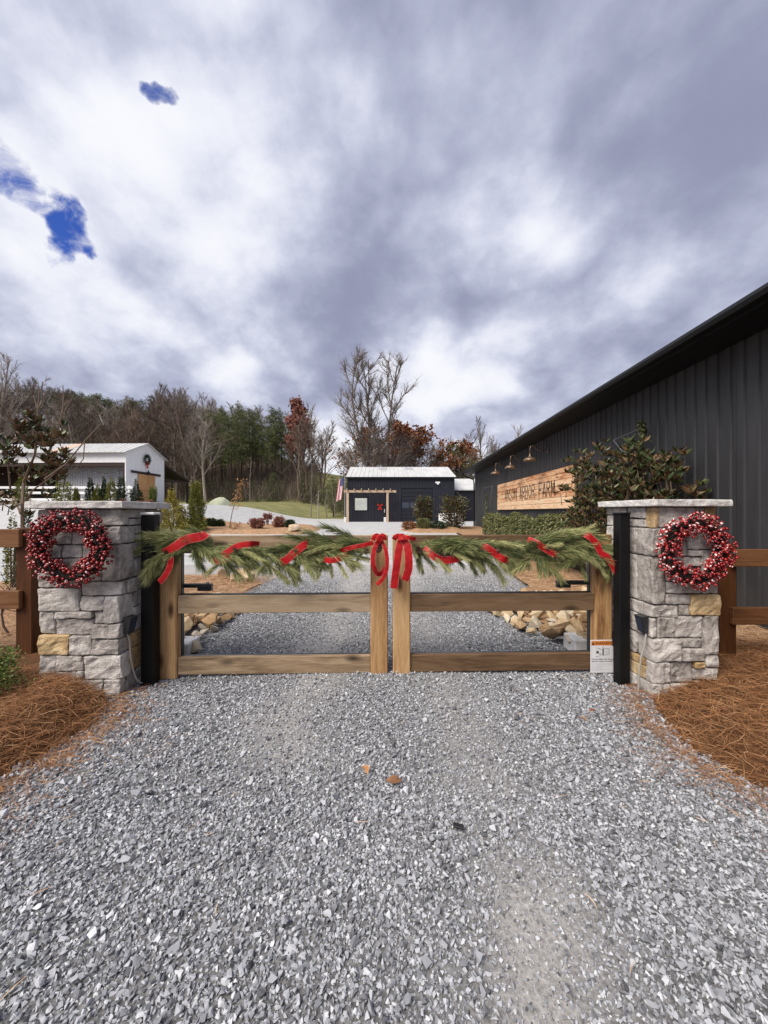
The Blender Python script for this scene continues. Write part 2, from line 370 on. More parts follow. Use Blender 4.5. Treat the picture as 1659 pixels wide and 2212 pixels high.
MAT['whitepaint'] = noisy('white painted siding', [(.3, (.76, .76, .76)), (.7, (.86, .86, .855))], 3, .6, .3)
MAT['galv'] = noisy('galvanised sheet', [(.3, (.36, .37, .39)), (.7, (.48, .49, .51))], 2, .45, .5, sc=(1, 1, .2))
MAT['darkwood'] = plain('dark barn timber', (.045, .028, .022), .8)
MAT['rust'] = plain('peach roof sheet', (.72, .50, .36), .6)
MAT['glass'] = plain('dark window glass', (.05, .06, .085), .12, .6)
MAT['white'] = plain('white plastic', (.78, .78, .77), .5)
MAT['palepanel'] = plain('pale window board', (.60, .63, .58), .45)
MAT['concrete'] = noisy('white concrete', [(.3, (.55, .53, .51)), (.7, (.74, .73, .71))], 10, .9, .2)
MAT['bronze'] = noisy('aged bronze lamp', [(.3, (.16, .105, .065)), (.7, (.30, .215, .15))], 12, .4, .5, metal=.6)
MAT['ribbon'] = noisy('red satin ribbon', [(.3, (.30, .005, .008)), (.7, (.47, .010, .012))], 14, .5, .3)
MAT['edgehighlight'] = plain('ribbon wired edge highlight', (.72, .16, .15), .4)  # paler red paints a highlight along the wired edges
MAT['redbow'] = plain('red bow cloth', (.55, .02, .02), .6)
MAT['tree'] = noisy('grey bark', [(.3, (.10, .082, .07)), (.7, (.22, .185, .16))], 3, .9, .2, rnd=.5)
MAT['treebrown'] = noisy('brown bark twigs', [(.3, (.105, .075, .06)), (.7, (.21, .155, .125))], 3, .9, .2, rnd=.5)
MAT['palebark'] = noisy('pale bark', [(.3, (.20, .17, .145)), (.7, (.36, .32, .28))], 3, .9, .2, rnd=.4)
MAT['darkbark'] = noisy('dark bark', [(.3, (.035, .026, .02)), (.7, (.08, .06, .048))], 6, .9, .2)
def leaf_mat(name, stops, back=None, rough=.5, spec=.4, attr=.85, rnd=0, trans=.0):
    m, t, b = new_mat(name, rough, spec)
    if rnd: f = t.nodes.new('ShaderNodeObjectInfo').outputs['Random']
    else:
        a = t.nodes.new('ShaderNodeAttribute'); a.attribute_name = 'tone'; f = a.outputs['Fac']
    r = ramp(t, stops); t.links.new(f, r.inputs[0]); col = r.outputs[0]
    if back:
        g = t.nodes.new('ShaderNodeNewGeometry'); mx = t.nodes.new('ShaderNodeMix'); mx.data_type = 'RGBA'
        t.links.new(g.outputs['Backfacing'], mx.inputs[0]); t.links.new(col, mx.inputs[6])
        r2 = ramp(t, back); t.links.new(f, r2.inputs[0]); t.links.new(r2.outputs[0], mx.inputs[7]); col = mx.outputs[2]
    t.links.new(col, b.inputs['Base Color'])
    return m
MAGB = [(0, (.075, .040, .018)), (.6, (.13, .075, .036)), (1, (.20, .14, .075))]
MAT['magleaf'] = leaf_mat('magnolia leaf', [(0, (.020, .033, .011)), (.5, (.045, .068, .022)), (.85, (.09, .11, .038)), (1, (.18, .20, .085))], MAGB, .38, .45, rnd=1)
MAT['magfol'] = leaf_mat('magnolia foliage', [(0, (.020, .033, .011)), (.5, (.045, .068, .022)), (.85, (.09, .11, .038)), (1, (.18, .20, .085))], MAGB, .38, .45)
MAT['vine'] = leaf_mat('evergreen vine foliage', [(0, (.035, .04, .014)), (.4, (.09, .105, .033)), (.8, (.19, .19, .075)), (1, (.30, .27, .13))], None, .5, .35)
MAT['boxleaf'] = leaf_mat('box foliage', [(0, (.05, .075, .012)), (.5, (.11, .16, .03)), (1, (.24, .29, .07))], None, .5, .35)
MAT['gold'] = leaf_mat('golden conifer foliage', [(0, (.12, .10, .015)), (.5, (.30, .25, .045)), (1, (.50, .43, .10))], None, .7, .2)
MAT['lime'] = leaf_mat('yellow green conifer foliage', [(0, (.06, .065, .012)), (.5, (.16, .165, .035)), (1, (.30, .29, .07))], None, .7, .2)
MAT['conifer'] = leaf_mat('dark conifer foliage', [(0, (.012, .022, .010)), (.5, (.03, .05, .02)), (1, (.065, .09, .04))], None, .7, .2)
MAT['pine'] = leaf_mat('pine crown needles', [(0, (.040, .050, .022)), (.5, (.110, .128, .052)), (1, (.24, .25, .105))], None, .75, .2)
MAT['oakleaf'] = leaf_mat('russet leaves', [(0, (.14, .055, .025)), (.5, (.25, .105, .05)), (1, (.36, .17, .085))], None, .8, .2)
MAT['redleaf'] = leaf_mat('dull red leaves', [(0, (.13, .05, .04)), (.5, (.24, .10, .075)), (1, (.34, .16, .12))], None, .8, .2)
MAT['orangeleaf'] = leaf_mat('orange leaves', [(0, (.30, .14, .05)), (1, (.50, .27, .11))], None, .8, .2)
MAT['needle'] = leaf_mat('garland needles', [(0, (.022, .036, .013)), (.28, (.068, .094, .032)), (.58, (.175, .20, .070)), (.82, (.33, .335, .13)), (1, (.48, .46, .21))], None, .55, .35)
MAT['twig'] = plain('brown twig', (.10, .06, .035), .85)
MAT['rock'] = noisy('tan field stone', [(.22, (.40, .25, .13)), (.42, (.64, .46, .27)), (.58, (.76, .61, .40)), (.72, (.80, .71, .55)), (.9, (.55, .41, .37))], 5, .9, .25, rnd=.55, bump=.02, bscale=18)
MAT['boulder'] = noisy('tan boulder', [(.28, (.24, .15, .085)), (.48, (.46, .33, .20)), (.64, (.62, .49, .35))], 3.5, .9, .25, rnd=.25, bump=.03, bscale=10)
def berry_mat():
    m, t, b = new_mat('frosted red berry', .25, .6)
    oi = t.nodes.new('ShaderNodeObjectInfo')
    n = tex(t, 55, 2, .5); g = t.nodes.new('ShaderNodeNewGeometry')
    # frost clings in flecks, more on some berries than on others
    f = mth(t, 'ADD', n.outputs[0], mth(t, 'MULTIPLY', mth(t, 'SUBTRACT', oi.outputs['Random'], .5), .30))
    mr = t.nodes.new('ShaderNodeMapRange'); t.links.new(f, mr.inputs[0]); mr.inputs[1].default_value = .695; mr.inputs[2].default_value = .72
    r = ramp(t, [(0, (.12, .003, .005)), (.5, (.24, .005, .008)), (1, (.36, .009, .012))]); t.links.new(oi.outputs['Random'], r.inputs[0])
    mx = t.nodes.new('ShaderNodeMix'); mx.data_type = 'RGBA'; t.links.new(mr.outputs[0], mx.inputs[0]); t.links.new(r.outputs[0], mx.inputs[6]); mx.inputs[7].default_value = (.80, .74, .72, 1)
    t.links.new(mx.outputs[2], b.inputs['Base Color'])
    return m
MAT['berry'] = berry_mat(); MAT['berryb'] = MAT['berry']
MAT['wreathtwig'] = plain('black brown wreath twig', (.022, .014, .012), .8)
MAT['cone'] = noisy('pine cone scale', [(.3, (.06, .03, .02)), (.7, (.17, .10, .065))], 30, .8)

# ------------------------------------------------------------------ land
def grid_sheet(name, xs, ys, zfun, mat, k='structure'):
    X, Y = np.meshgrid(xs, ys); Z = zfun(X, Y)
    V = np.stack([X.ravel(), Y.ravel(), Z.ravel()], 1); nx, ny = len(xs), len(ys)
    i = np.arange(nx - 1)[None, :] + nx * np.arange(ny - 1)[:, None]; i = i.ravel()
    F = np.stack([i, i + 1, i + nx + 1, i + nx], 1)
    me = mesh_np(name, V, F); o = link(name, me, mat, None, True); o['kind'] = k; return o
xs = np.concatenate([np.linspace(-1800, -170, 14)[:-1], np.linspace(-170, 110, 141), np.linspace(110, 1800, 14)[1:]])
ys = np.concatenate([np.linspace(-1500, -10, 10)[:-1], np.linspace(-10, 180, 127), np.linspace(180, 2500, 16)[1:]])
grid_sheet('ground', xs, ys, lambda x, y: T(x, y) - .05, MAT['litter'])
def strip_sheet(name, rows, mat, zfun, nu=30, dy=.5, lift=0):
    """rows: (y, left x, right x); a sheet that follows the land between two edges"""
    ry = [r[0] for r in rows]; Y = np.arange(ry[0], ry[-1] + 1e-6, dy)
    L = np.interp(Y, ry, [r[1] for r in rows]); R = np.interp(Y, ry, [r[2] for r in rows])
    jit = np.array([mnoise.noise((0.0, float(y) * .9, 3.3)) for y in Y]) * .25; L = L + jit; R = R - jit
    u = np.linspace(0, 1, nu); X = L[:, None] * (1 - u) + R[:, None] * u; YY = np.repeat(Y[:, None], nu, 1)
    Z = zfun(X, YY)
    if lift:   # a low mound that runs out into the ground at its edges
        e = np.minimum(np.minimum((X - X.min(1)[:, None]), (X.max(1)[:, None] - X)), np.minimum(YY - Y[0], Y[-1] - YY)); Z = Z + (lift + .10) * S(e / .9) - .10
    V = np.stack([X.ravel(), YY.ravel(), Z.ravel()], 1)
    i = (np.arange(nu - 1)[None, :] + nu * np.arange(len(Y) - 1)[:, None]).ravel()
    F = np.stack([i, i + 1, i + nu + 1, i + nu], 1)
    o = link(name, mesh_np(name, V, F), mat, None, True); o['kind'] = 'structure'; return o
strip_sheet('grass_field', [(36, -60, 6), (48, -60, 4), (60, -60, 4), (70, -45, 0)], MAT['grass'], lambda x, y: T(x, y) - .01, 60, 1)
strip_sheet('grass_bank', [(72, -16, 4), (80, -19, 4), (96, -19, 4)], MAT['grass'], lambda x, y: T(x, y) + .02, 20, 1)
strip_sheet('gravel_yard', [(8, -9, 9), (12, -20, 9), (26, -22, 14), (37, -17, 16), (41, -14.5, 16), (43.5, -9, 16)], MAT['yard'], lambda x, y: T(x, y) + .012, 60, .5)
def drive_z(x, y):
    z = .012 * np.sin(x * 1.7 + y * .6) + .008 * np.sin(y * 2.3 - x)
    return z * (1 - S((y - 6) / 3)) + .016 + T(x, y)
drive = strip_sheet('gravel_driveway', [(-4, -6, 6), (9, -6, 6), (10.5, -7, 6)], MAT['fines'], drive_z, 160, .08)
def fines_mask(x, y):
    """where wheels have ground the chips down: 1 = bare fines"""
    wob = .08 * np.sin(y * 5.1) + .05 * np.sin(x * 13 + y * 3)
    a = np.exp(-(((x - .50 - wob) / .21) ** 2 + ((y - 1.22) / .45) ** 2)) * .95
    b = np.exp(-(((x + .62 + wob) / .30) ** 2)) * S((y - 1.9) / .6) * .50
    c = np.exp(-(((x - .55) / .28) ** 2)) * S((y - 1.6) / .5) * .36
    return np.clip(np.maximum(a, np.maximum(b, c)), 0, 1)
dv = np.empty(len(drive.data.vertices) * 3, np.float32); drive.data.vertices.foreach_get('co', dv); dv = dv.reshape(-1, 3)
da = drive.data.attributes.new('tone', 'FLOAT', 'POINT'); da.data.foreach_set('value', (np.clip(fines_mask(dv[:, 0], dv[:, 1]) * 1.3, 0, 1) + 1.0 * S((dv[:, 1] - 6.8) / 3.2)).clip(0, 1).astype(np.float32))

# beds: outline edge on the drive side, mounded
def bed_left_edge(y): return np.interp(y, [0, 1.5, 2.08, 2.33, 2.68, 2.95, 3.15, 3.9], [-2.1, -2.10, -2.06, -1.98, -1.92, -2.02, -2.22, -2.35])
def bed_right_edge(y): return np.interp(y, [0, 1.5, 1.99, 2.17, 2.42, 2.75, 3.0, 3.3, 4.0], [2.2, 2.1, 1.98, 1.90, 1.85, 1.92, 2.0, 2.2, 2.4])
def lump(x, y, s, a):
    out = np.zeros(np.shape(x)); it = np.nditer([x, y], flags=['multi_index'])
    for px, py in it: out[it.multi_index] = mnoise.noise((float(px) * s, float(py) * s, 1.7)) * a
    return out
def zl(x, y):
    d = bed_left_edge(y) - x
    return -.02 + .19 * S((d + .05) / .55) + lump(x, y, 2.2, .035) * S(d / .3)
def zr(x, y):
    d = x - bed_right_edge(y)
    return -.02 + .15 * S((d + .05) / .6) + lump(x, y, 2.0, .035) * S(d / .3)
strip_sheet('mulch_bed', [(.9, -5, -2.0), (1.5, -6, -2.05), (2.08, -6, -2.0), (2.33, -6, -1.93), (2.68, -6, -1.87), (2.95, -6, -1.97), (3.15, -6, -2.17), (3.9, -7, -2.3)], MAT['mulch'], zl, 50, .08)
strip_sheet('mulch_bed', [(.9, 2.05, 5), (1.5, 2.05, 5), (1.99, 1.93, 5), (2.17, 1.85, 5), (2.42, 1.80, 5), (2.75, 1.87, 5), (3.0, 1.95, 5), (3.3, 2.15, 4.5), (4.0, 2.35, 4.5)], MAT['mulch'], zr, 50, .08)
zb = lambda x, y: T(x, y) + .05 + lump(x, y, .9, .04)
strip_sheet('mulch_bed', [(4.0, -9, -2.35), (5.6, -9, -2.5), (8.0, -8, -2.5), (8.9, -7, -3.2)], MAT['mulchpale'], zb, 30, .2)
strip_sheet('mulch_bed', [(4.0, 2.4, 4.5), (5.8, 1.75, 4.6), (7.4, 2.75, 4.7), (11.4, 3.35, 4.8), (14, 3.3, 4.9), (17, 3.3, 5.0), (22, 3.9, 5.1)], MAT['mulchpale'], lambda x, y: zb(x, y) + .03, 26, .2)
strip_sheet('mulch_bed', [(17.3, -9, -3.6), (19, -10.5, -2.9), (21.5, -11, -3.4), (24, -11.5, -5.5)], MAT['mulchpale'], zb, 50, .2, .12)
strip_sheet('mulch_bed', [(17.8, 1.6, 3.9), (18.6, .8, 4.3), (19.4, .55, 4.4), (20.6, .8, 4.4), (21.6, 1.6, 4.2)], MAT['mulchpale'], zb, 36, .15, .12)

# ------------------------------------------------------------------ gravel chips
def hull_variants(n, npts, flat, seed):
    out = []; r = np.random.default_rng(seed)
    for _ in range(n):
        p = r.normal(size=(npts, 3)); p /= np.linalg.norm(p, axis=1)[:, None]; p *= np.array([1, r.uniform(.6, .9), r.uniform(flat, flat + .3)]) * r.uniform(.85, 1.1, (npts, 1))
        bm = bmesh.new()
        for q in p: bm.verts.new(q)
        res = bmesh.ops.convex_hull(bm, input=bm.verts[:])
        bmesh.ops.delete(bm, geom=[g for g in set(res['geom_interior'] + res['geom_unused']) if isinstance(g, bmesh.types.BMVert)], context='VERTS')
        bmesh.ops.triangulate(bm, faces=bm.faces[:]); bm.verts.index_update()
        V = np.array([v.co[:] for v in bm.verts]); F = np.array([[v.index for v in f.verts] for f in bm.faces]); bm.free()
        out.append((V, F))
    return out
def rot_mats(n, tilt, r):
    az = r.uniform(0, 2 * PI, n); ax = r.normal(0, tilt, n); ay = r.normal(0, tilt, n)
    cz, sz_ = np.cos(az), np.sin(az); cxx, sx = np.cos(ax), np.sin(ax); cyy, sy = np.cos(ay), np.sin(ay)
    Z = np.zeros((n, 3, 3)); Z[:, 0, 0] = cz; Z[:, 0, 1] = -sz_; Z[:, 1, 0] = sz_; Z[:, 1, 1] = cz; Z[:, 2, 2] = 1
    Xm = np.zeros((n, 3, 3)); Xm[:, 0, 0] = 1; Xm[:, 1, 1] = cxx; Xm[:, 1, 2] = -sx; Xm[:, 2, 1] = sx; Xm[:, 2, 2] = cxx
    Ym = np.zeros((n, 3, 3)); Ym[:, 1, 1] = 1; Ym[:, 0, 0] = cyy; Ym[:, 0, 2] = sy; Ym[:, 2, 0] = -sy; Ym[:, 2, 2] = cyy
    return Z @ Xm @ Ym
def scatter_mesh(name, variants, P, scale, tone, r, tilt):
    Vs, Fs, Ts = [], [], []; off = 0; n = len(P); which = r.integers(0, len(variants), n)
    for k, (V, F) in enumerate(variants):
        id_ = np.nonzero(which == k)[0]
        if not len(id_): continue
        Rm = rot_mats(len(id_), tilt, r)
        W = np.einsum('nij,vj->nvi', Rm, V) * scale[id_][:, None, None] + P[id_][:, None, :]
        m = len(V); Vs.append(W.reshape(-1, 3)); Ts.append(np.repeat(tone[id_], m))
        Fs.append((F[None] + (np.arange(len(id_)) * m)[:, None, None]).reshape(-1, F.shape[1]) + off); off += m * len(id_)
    return mesh_np(name, np.concatenate(Vs), np.concatenate(Fs), np.concatenate(Ts))
def jitter_grid(x0, x1, y0, y1, c, r):
    gx = np.arange(x0, x1, c); gy = np.arange(y0, y1, c); X, Y = np.meshgrid(gx, gy)
    X = X.ravel() + r.uniform(-.6, .6, X.size) * c; Y = Y.ravel() + r.uniform(-.6, .6, Y.size) * c; return X, Y
def near_bed(x, y): return (x < bed_left_edge(y) - .12) | (x > bed_right_edge(y) + .12)
HV = hull_variants(36, 8, .42, 3); HS = hull_variants(16, 6, .45, 4)
gr = np.random.default_rng(11)
def tones(n, r): return np.clip(r.normal(.50, .19, n) + (r.random(n) < .07) * .28 - (r.random(n) < .16) * .25, 0, .93 + .07 * (r.random(n) < .10))
PX, PY, PS = [], [], []
for (c, smin, smax, lift, prob, y0, y1) in ((.0150, .0062, .0115, .35, 1.0, .72, 3.75), (.0235, .0085, .0155, .8, .85, .72, 3.75), (.0098, .0022, .0050, .2, .6, .72, 2.4), (.055, .015, .023, .9, .45, .72, 3.75), (.0165, .0070, .0130, .6, .8, .72, 2.0), (.026, .011, .018, .5, 1.0, 3.75, 6.2), (.040, .014, .022, .5, 1.0, 6.2, 11.2)):
    x, y = jitter_grid(-2.6 if y1 < 5 else -3.0, 2.6 if y1 < 5 else 3.2, y0, y1, c, gr)
    keep = np.abs(x) < y * 1.12 + .9
    if y1 < 5: keep &= ~near_bed(x, y)
    else:
        keep &= (x > np.interp(y, [4, 5.6, 8, 9], [-2.35, -2.4, -2.5, -3.2])) & (x < np.interp(y, [4, 5.8, 7.4, 9.4], [2.3, 1.7, 2.7, 3.0]))
    fm = fines_mask(x, y); rr = gr.random(len(x))
    big = smax > .01
    if y1 > 9: rr = rr + .98 * S((y - 8.2) / 3.0)
    keep &= rr < prob * ((1 - fm * .86) if big else (.55 + .45 * fm))
    x, y, fm = x[keep], y[keep], fm[keep]
    s = gr.uniform(smin, smax, len(x)) * gr.choice([.75, 1, 1, 1.25], len(x)) * (1 - .35 * np.clip(fm, 0, 1) * big)
    PX.append(x); PY.append(y); PS.append(np.stack([s, np.full(len(x), lift)], 1))
x = np.concatenate(PX); y = np.concatenate(PY); sl_ = np.concatenate(PS); s = sl_[:, 0]
z = drive_z(x, y) + s * (sl_[:, 1] * gr.uniform(.3, 1.2, len(x)) - .15)
P = np.stack([x, y, z], 1); far = y > 6.2; tn = tones(len(x), gr)
near_i, far_i = np.nonzero(~far)[0], np.nonzero(far)[0]
me = scatter_mesh('gravel', HV, P[near_i], s[near_i], tn[near_i], gr, .55)
kind(link('gravel', me, MAT['chips']), 'stuff', 'loose grey crushed stone gravel covering the driveway')
me = scatter_mesh('gravel', HS, P[far_i], s[far_i], tn[far_i] * .8 + .15, gr, .5)
kind(link('gravel', me, MAT['chips']), 'stuff', 'grey crushed stone gravel beyond the gate')
print('chips', len(x))

# ------------------------------------------------------------------ pine straw
def needles_mesh(name, P, L, width, tone, r, zamp=.25, bend=.25, ud=None):
    n = len(P); az = r.uniform(0, 2 * PI, n); el = r.normal(0, zamp, n)
    d = np.stack([np.cos(az) * np.cos(el), np.sin(az) * np.cos(el), np.sin(el)], 1)
    side = np.stack([-np.sin(az), np.cos(az), np.zeros(n)], 1)
    bz = r.normal(0, bend, n)[:, None] * L[:, None]; up = np.array([0, 0, 1.0])
    wv = (side * .75 + up * r.uniform(-.6, .6, n)[:, None]) * width
    pts = []
    for k, t in enumerate((-.5, -.17, .17, .5)):
        c = P + d * (t * L)[:, None] + side * ((t * t - .1) * bz) * 2 + up * ((.12 - t * t) * np.abs(bz) * .8)
        taper = 1 if k in (1, 2) else .5
        pts += [c - wv * taper, c + wv * taper]
    V = np.stack(pts, 1).reshape(-1, 3)
    base = np.arange(n)[:, None] * 8
    F = np.concatenate([base + np.array([0, 1, 3, 2]), base + np.array([2, 3, 5, 4]), base + np.array([4, 5, 7, 6])], 0)
    return mesh_np(name, V, F, np.repeat(tone, 8))
sr = np.random.default_rng(21)
def straw_bed(N, xr, yr, edge, sgn, zf, label, mat, L=(.09, .20), wdt=.0013, inflate=.05, lo=0):
    x = sr.uniform(*xr, N); y = sr.uniform(*yr, N); d = (edge(y) - x) * -sgn
    keep = d > sr.exponential(.05, N) - .12; keep &= (sr.random(N) < np.clip((d + .12) / .22, 0.12, 1))
    keep &= np.abs(x) < y * 1.3 + 1.1
    x, y, d = x[keep], y[keep], d[keep]
    z = np.maximum(zf(x, y), drive_z(x, y)) + sr.uniform(-.005, inflate, len(x)) * np.clip(d / .2 + .15, .15, 1)
    n = len(x); tn = np.clip(sr.normal(.5 + lo, .22, n), 0, 1)
    me = needles_mesh('pine_straw', np.stack([x, y, z], 1), sr.uniform(*L, n), wdt, tn, sr)
    return kind(link('pine_straw', me, mat), 'stuff', label)
straw_bed(26000, (-4.4, -1.75), (1.2, 3.2), bed_left_edge, -1, zl, 'rust brown pine straw heaped against the pillar with the yellow stone low down', MAT['straw'])
straw_bed(30000, (1.7, 4.4), (1.2, 4.1), bed_right_edge, 1, zr, 'rust brown pine straw spread below the right pillar and fence', MAT['straw'])
for (N, xr, yr, lab) in ((9000, (-6.5, -2.4), (4.0, 8.6), 'weathered straw on the bed behind the left gate leaf'), (7000, (2.2, 4.5), (4.0, 12), 'weathered straw on the bed beside the black wall')):
    x = sr.uniform(*xr, N); y = sr.uniform(*yr, N)
    if xr[0] > 0: k = x > np.interp(y, [4, 5.8, 7.4, 11.4], [2.4, 2.3, 2.75, 3.3]); 
    else: k = np.ones(N, bool)
    x, y = x[k], y[k]; z = zb(x, y) + sr.uniform(.02, .07, len(x)); n = len(x)
    me = needles_mesh('pine_straw', np.stack([x, y, z], 1), sr.uniform(.12, .28, n), .003, np.clip(sr.normal(.5, .22, n), 0, 1), sr)
    kind(link('pine_straw', me, MAT['strawpale']), 'stuff', lab)
# loose bits blown over the gravel
for side, ef in ((-1, bed_left_edge), (1, bed_right_edge)):
    N = 900; y = sr.uniform(1.3, 3.3, N); x = ef(y) - side * sr.exponential(.11, N); me = needles_mesh('straw_bits', np.stack([x, y, drive_z(x, y) + .024], 1), sr.uniform(.05, .15, N), .0013, np.clip(sr.normal(.55, .25, N), 0, 1), sr, .1)
    kind(link('straw_bits', me, MAT['straw']), 'stuff', 'loose pine straw spilling onto the gravel from the ' + ('left' if side < 0 else 'right') + ' bed')
N = 420; x = sr.uniform(-2.1, 2.1, N); y = sr.uniform(1.15, 3.5, N); k = sr.random(N) < (.10 + .9 * S((np.abs(x) - 1.1) / .9)); x, y = x[k], y[k]
me = needles_mesh('straw_bits', np.stack([x, y, drive_z(x, y) + .028], 1), sr.uniform(.03, .09, len(x)), .0016, np.clip(sr.normal(.8, .15, len(x)), 0, 1), sr, .1)
kind(link('straw_bits', me, MAT['strawpale']), 'stuff', 'pale bits of straw lying on the gravel')

# ------------------------------------------------------------------ stone pillars
def rough_box(x0, x1, y0, y1, z0, z1, seed, r=.018, amp=.009, ts=(-1, -.86, -.5, -.17, .17, .5, .86, 1)):
    """a split-faced stone: rounded box with an uneven surface"""
    c = Vector(((x0 + x1) / 2, (y0 + y1) / 2, (z0 + z1) / 2)); h = Vector(((x1 - x0) / 2, (y1 - y0) / 2, (z1 - z0) / 2))
    r = min(r, h.x * .6, h.y * .6, h.z * .6); n = len(ts); vid = {}; V = []; F = []
    def vert(a, b, cc):
        key = (a, b, cc)
        if key in vid: return vid[key]
        p = Vector((ts[a] * h.x, ts[b] * h.y, ts[cc] * h.z))
        q = Vector((max(-h.x + r, min(h.x - r, p.x)), max(-h.y + r, min(h.y - r, p.y)), max(-h.z + r, min(h.z - r, p.z))))
        d = p - q
        if d.length > 1e-9: p = q + d.normalized() * r
        wp = p + c
        nv = mnoise.noise_vector((wp + Vector((seed * 3.1, seed * 1.7, 0))) * 24.0)
        nv2 = mnoise.noise_vector((wp + Vector((seed * 5.1, 0, seed))) * 8.0)
        p = p + Vector((nv.x * .30 * amp, nv.y * .8 * amp + nv2.y * 1.1 * amp, nv.z * .25 * amp)) + Vector((nv2.x * amp * .45, 0, nv2.z * amp * .25))
        vid[key] = len(V); V.append(c + p); return vid[key]
    e = n - 1
    for i in range(n - 1):
        for j in range(n - 1):
            F.append((vert(i, 0, j), vert(i + 1, 0, j), vert(i + 1, 0, j + 1), vert(i, 0, j + 1)))
            F.append((vert(i, e, j), vert(i, e, j + 1), vert(i + 1, e, j + 1), vert(i + 1, e, j)))
            F.append((vert(0, i, j), vert(0, i, j + 1), vert(0, i + 1, j + 1), vert(0, i + 1, j)))
            F.append((vert(e, i, j), vert(e, i + 1, j), vert(e, i + 1, j + 1), vert(e, i, j + 1)))
            F.append((vert(i, j, 0), vert(i, j + 1, 0), vert(i + 1, j + 1, 0), vert(i + 1, j, 0)))
            F.append((vert(i, j, e), vert(i + 1, j, e), vert(i + 1, j + 1, e), vert(i, j + 1, e)))
    return V, F
def pillar(loc, rz, W, D, H, front, inner, corner_right, label, cap_t, ysides):
    """front: (u0,u1,v0,v1,yellow) fractions of face; inner side face is x = W (corner_right) or x = 0"""
    p = thing('stone_pillar', label, 'pillar', loc, rz)
    MB().box(.03, W - .03, .035, D - .03, 0, H).build('core', MAT['core'], p)
    g = .0035; pr = random.Random(int(W * 1000)); k = 0
    def st(x0, x1, y0, y1, z0, z1, yel):
        nonlocal k; k += 1
        V, F = rough_box(x0 + g, x1 - g, y0 + g, y1 - g, z0 + g, z1 - g, k * 1.37 + W * 10, .012, .017)
        MB().add(V, F).build('stone', MAT['ystone' if yel else 'stone'], p)
    for (u0, u1, v0, v1, yel) in front:
        x0, x1, z0, z1 = u0 * W, u1 * W, v0 * H, v1 * H; pj = pr.uniform(-.014, .012)
        corner = u1 > .985 if corner_right else u0 < .015
        other = u0 < .015 if corner_right else u1 > .985
        ret = pr.choice((.085, .12, .19)) if corner else .085
        if other: ret = .17
        if corner:
            if corner_right: x1 += pr.uniform(-.008, .012)
            else: x0 -= pr.uniform(-.008, .012)
        st(x0, x1, pj, ret, z0, z1, yel)
        if corner:
            # the rest of the inner face at this height
            y = ret; first = True
            while y < D - .02:
                wdt = pr.uniform(.12, .26); y2 = min(D, y + wdt)
                if D - y2 < .08: y2 = D
                zs = [z0, z1]
                if z1 - z0 > .13 and pr.random() < .6: zs = [z0, z0 + (z1 - z0) * pr.uniform(.35, .65), z1]
                for a, b in zip(zs, zs[1:]):
                    e = pr.uniform(-.012, .010); yl = first and any(lo < (a + b) / 2 / H < hi for lo, hi in ysides)
                    if corner_right: st(W - .08, W + e, y, y2, a, b, yl)
                    else: st(-e, .08, y, y2, a, b, yl)
                y = y2; first = False
        if other:   # plain outer face
            if corner_right: st(-.005, .08, ret, D, z0, z1, False)
            else: st(W - .08, W + .005, ret, D, z0, z1, False)
    ts = tuple(np.linspace(-1, 1, 15)); V, F = rough_box(-.055, W + .055, -.06, D + .05, H + .002, H + .002 + cap_t, W * 7, .010, .013, ts)
    MB().add(V, F).build('cap_stone', MAT['cap'], p)
    return p
def fr(px, x0, w_, y1, h_):   # traced stone rectangles of a face -> fractions
    return [((a - x0) / w_, (b - x0) / w_, (y1 - d) / h_, (y1 - c) / h_, yel) for (a, b, c, d, yel) in px]
LF = fr([(300, 410, 140, 275, 0), (410, 700, 140, 275, 0), (700, 940, 140, 272, 0), (300, 560, 275, 415, 0), (560, 785, 275, 415, 0), (785, 940, 272, 415, 0),
         (300, 480, 415, 520, 0), (480, 635, 415, 520, 0), (635, 790, 415, 620, 0), (790, 940, 415, 700, 0), (300, 455, 520, 620, 0), (455, 635, 520, 620, 0),
         (300, 490, 620, 748, 0), (490, 625, 620, 748, 0), (625, 790, 620, 700, 0), (625, 940, 700, 815, 0),
         (300, 615, 748, 932, 0), (615, 625, 748, 815, 0), (615, 812, 815, 932, 0), (812, 940, 815, 1025, 0),
         (300, 425, 932, 1108, 0), (425, 722, 932, 990, 0), (425, 722, 990, 1117, 0), (722, 812, 932, 1030, 0), (722, 940, 1028, 1146, 0),
         (300, 540, 1108, 1268, 1), (540, 714, 1117, 1270, 0), (714, 940, 1146, 1270, 0),
         (300, 436, 1268, 1418, 0), (436, 650, 1270, 1393, 0), (650, 940, 1270, 1462, 0), (436, 594, 1393, 1462, 0), (594, 650, 1393, 1455, 0),
         (300, 440, 1418, 1600, 0), (440, 800, 1462, 1600, 0), (800, 940, 1462, 1600, 0)], 300, 640, 1600, 1460)
LF = [q for q in LF if q[1] - q[0] > .03]
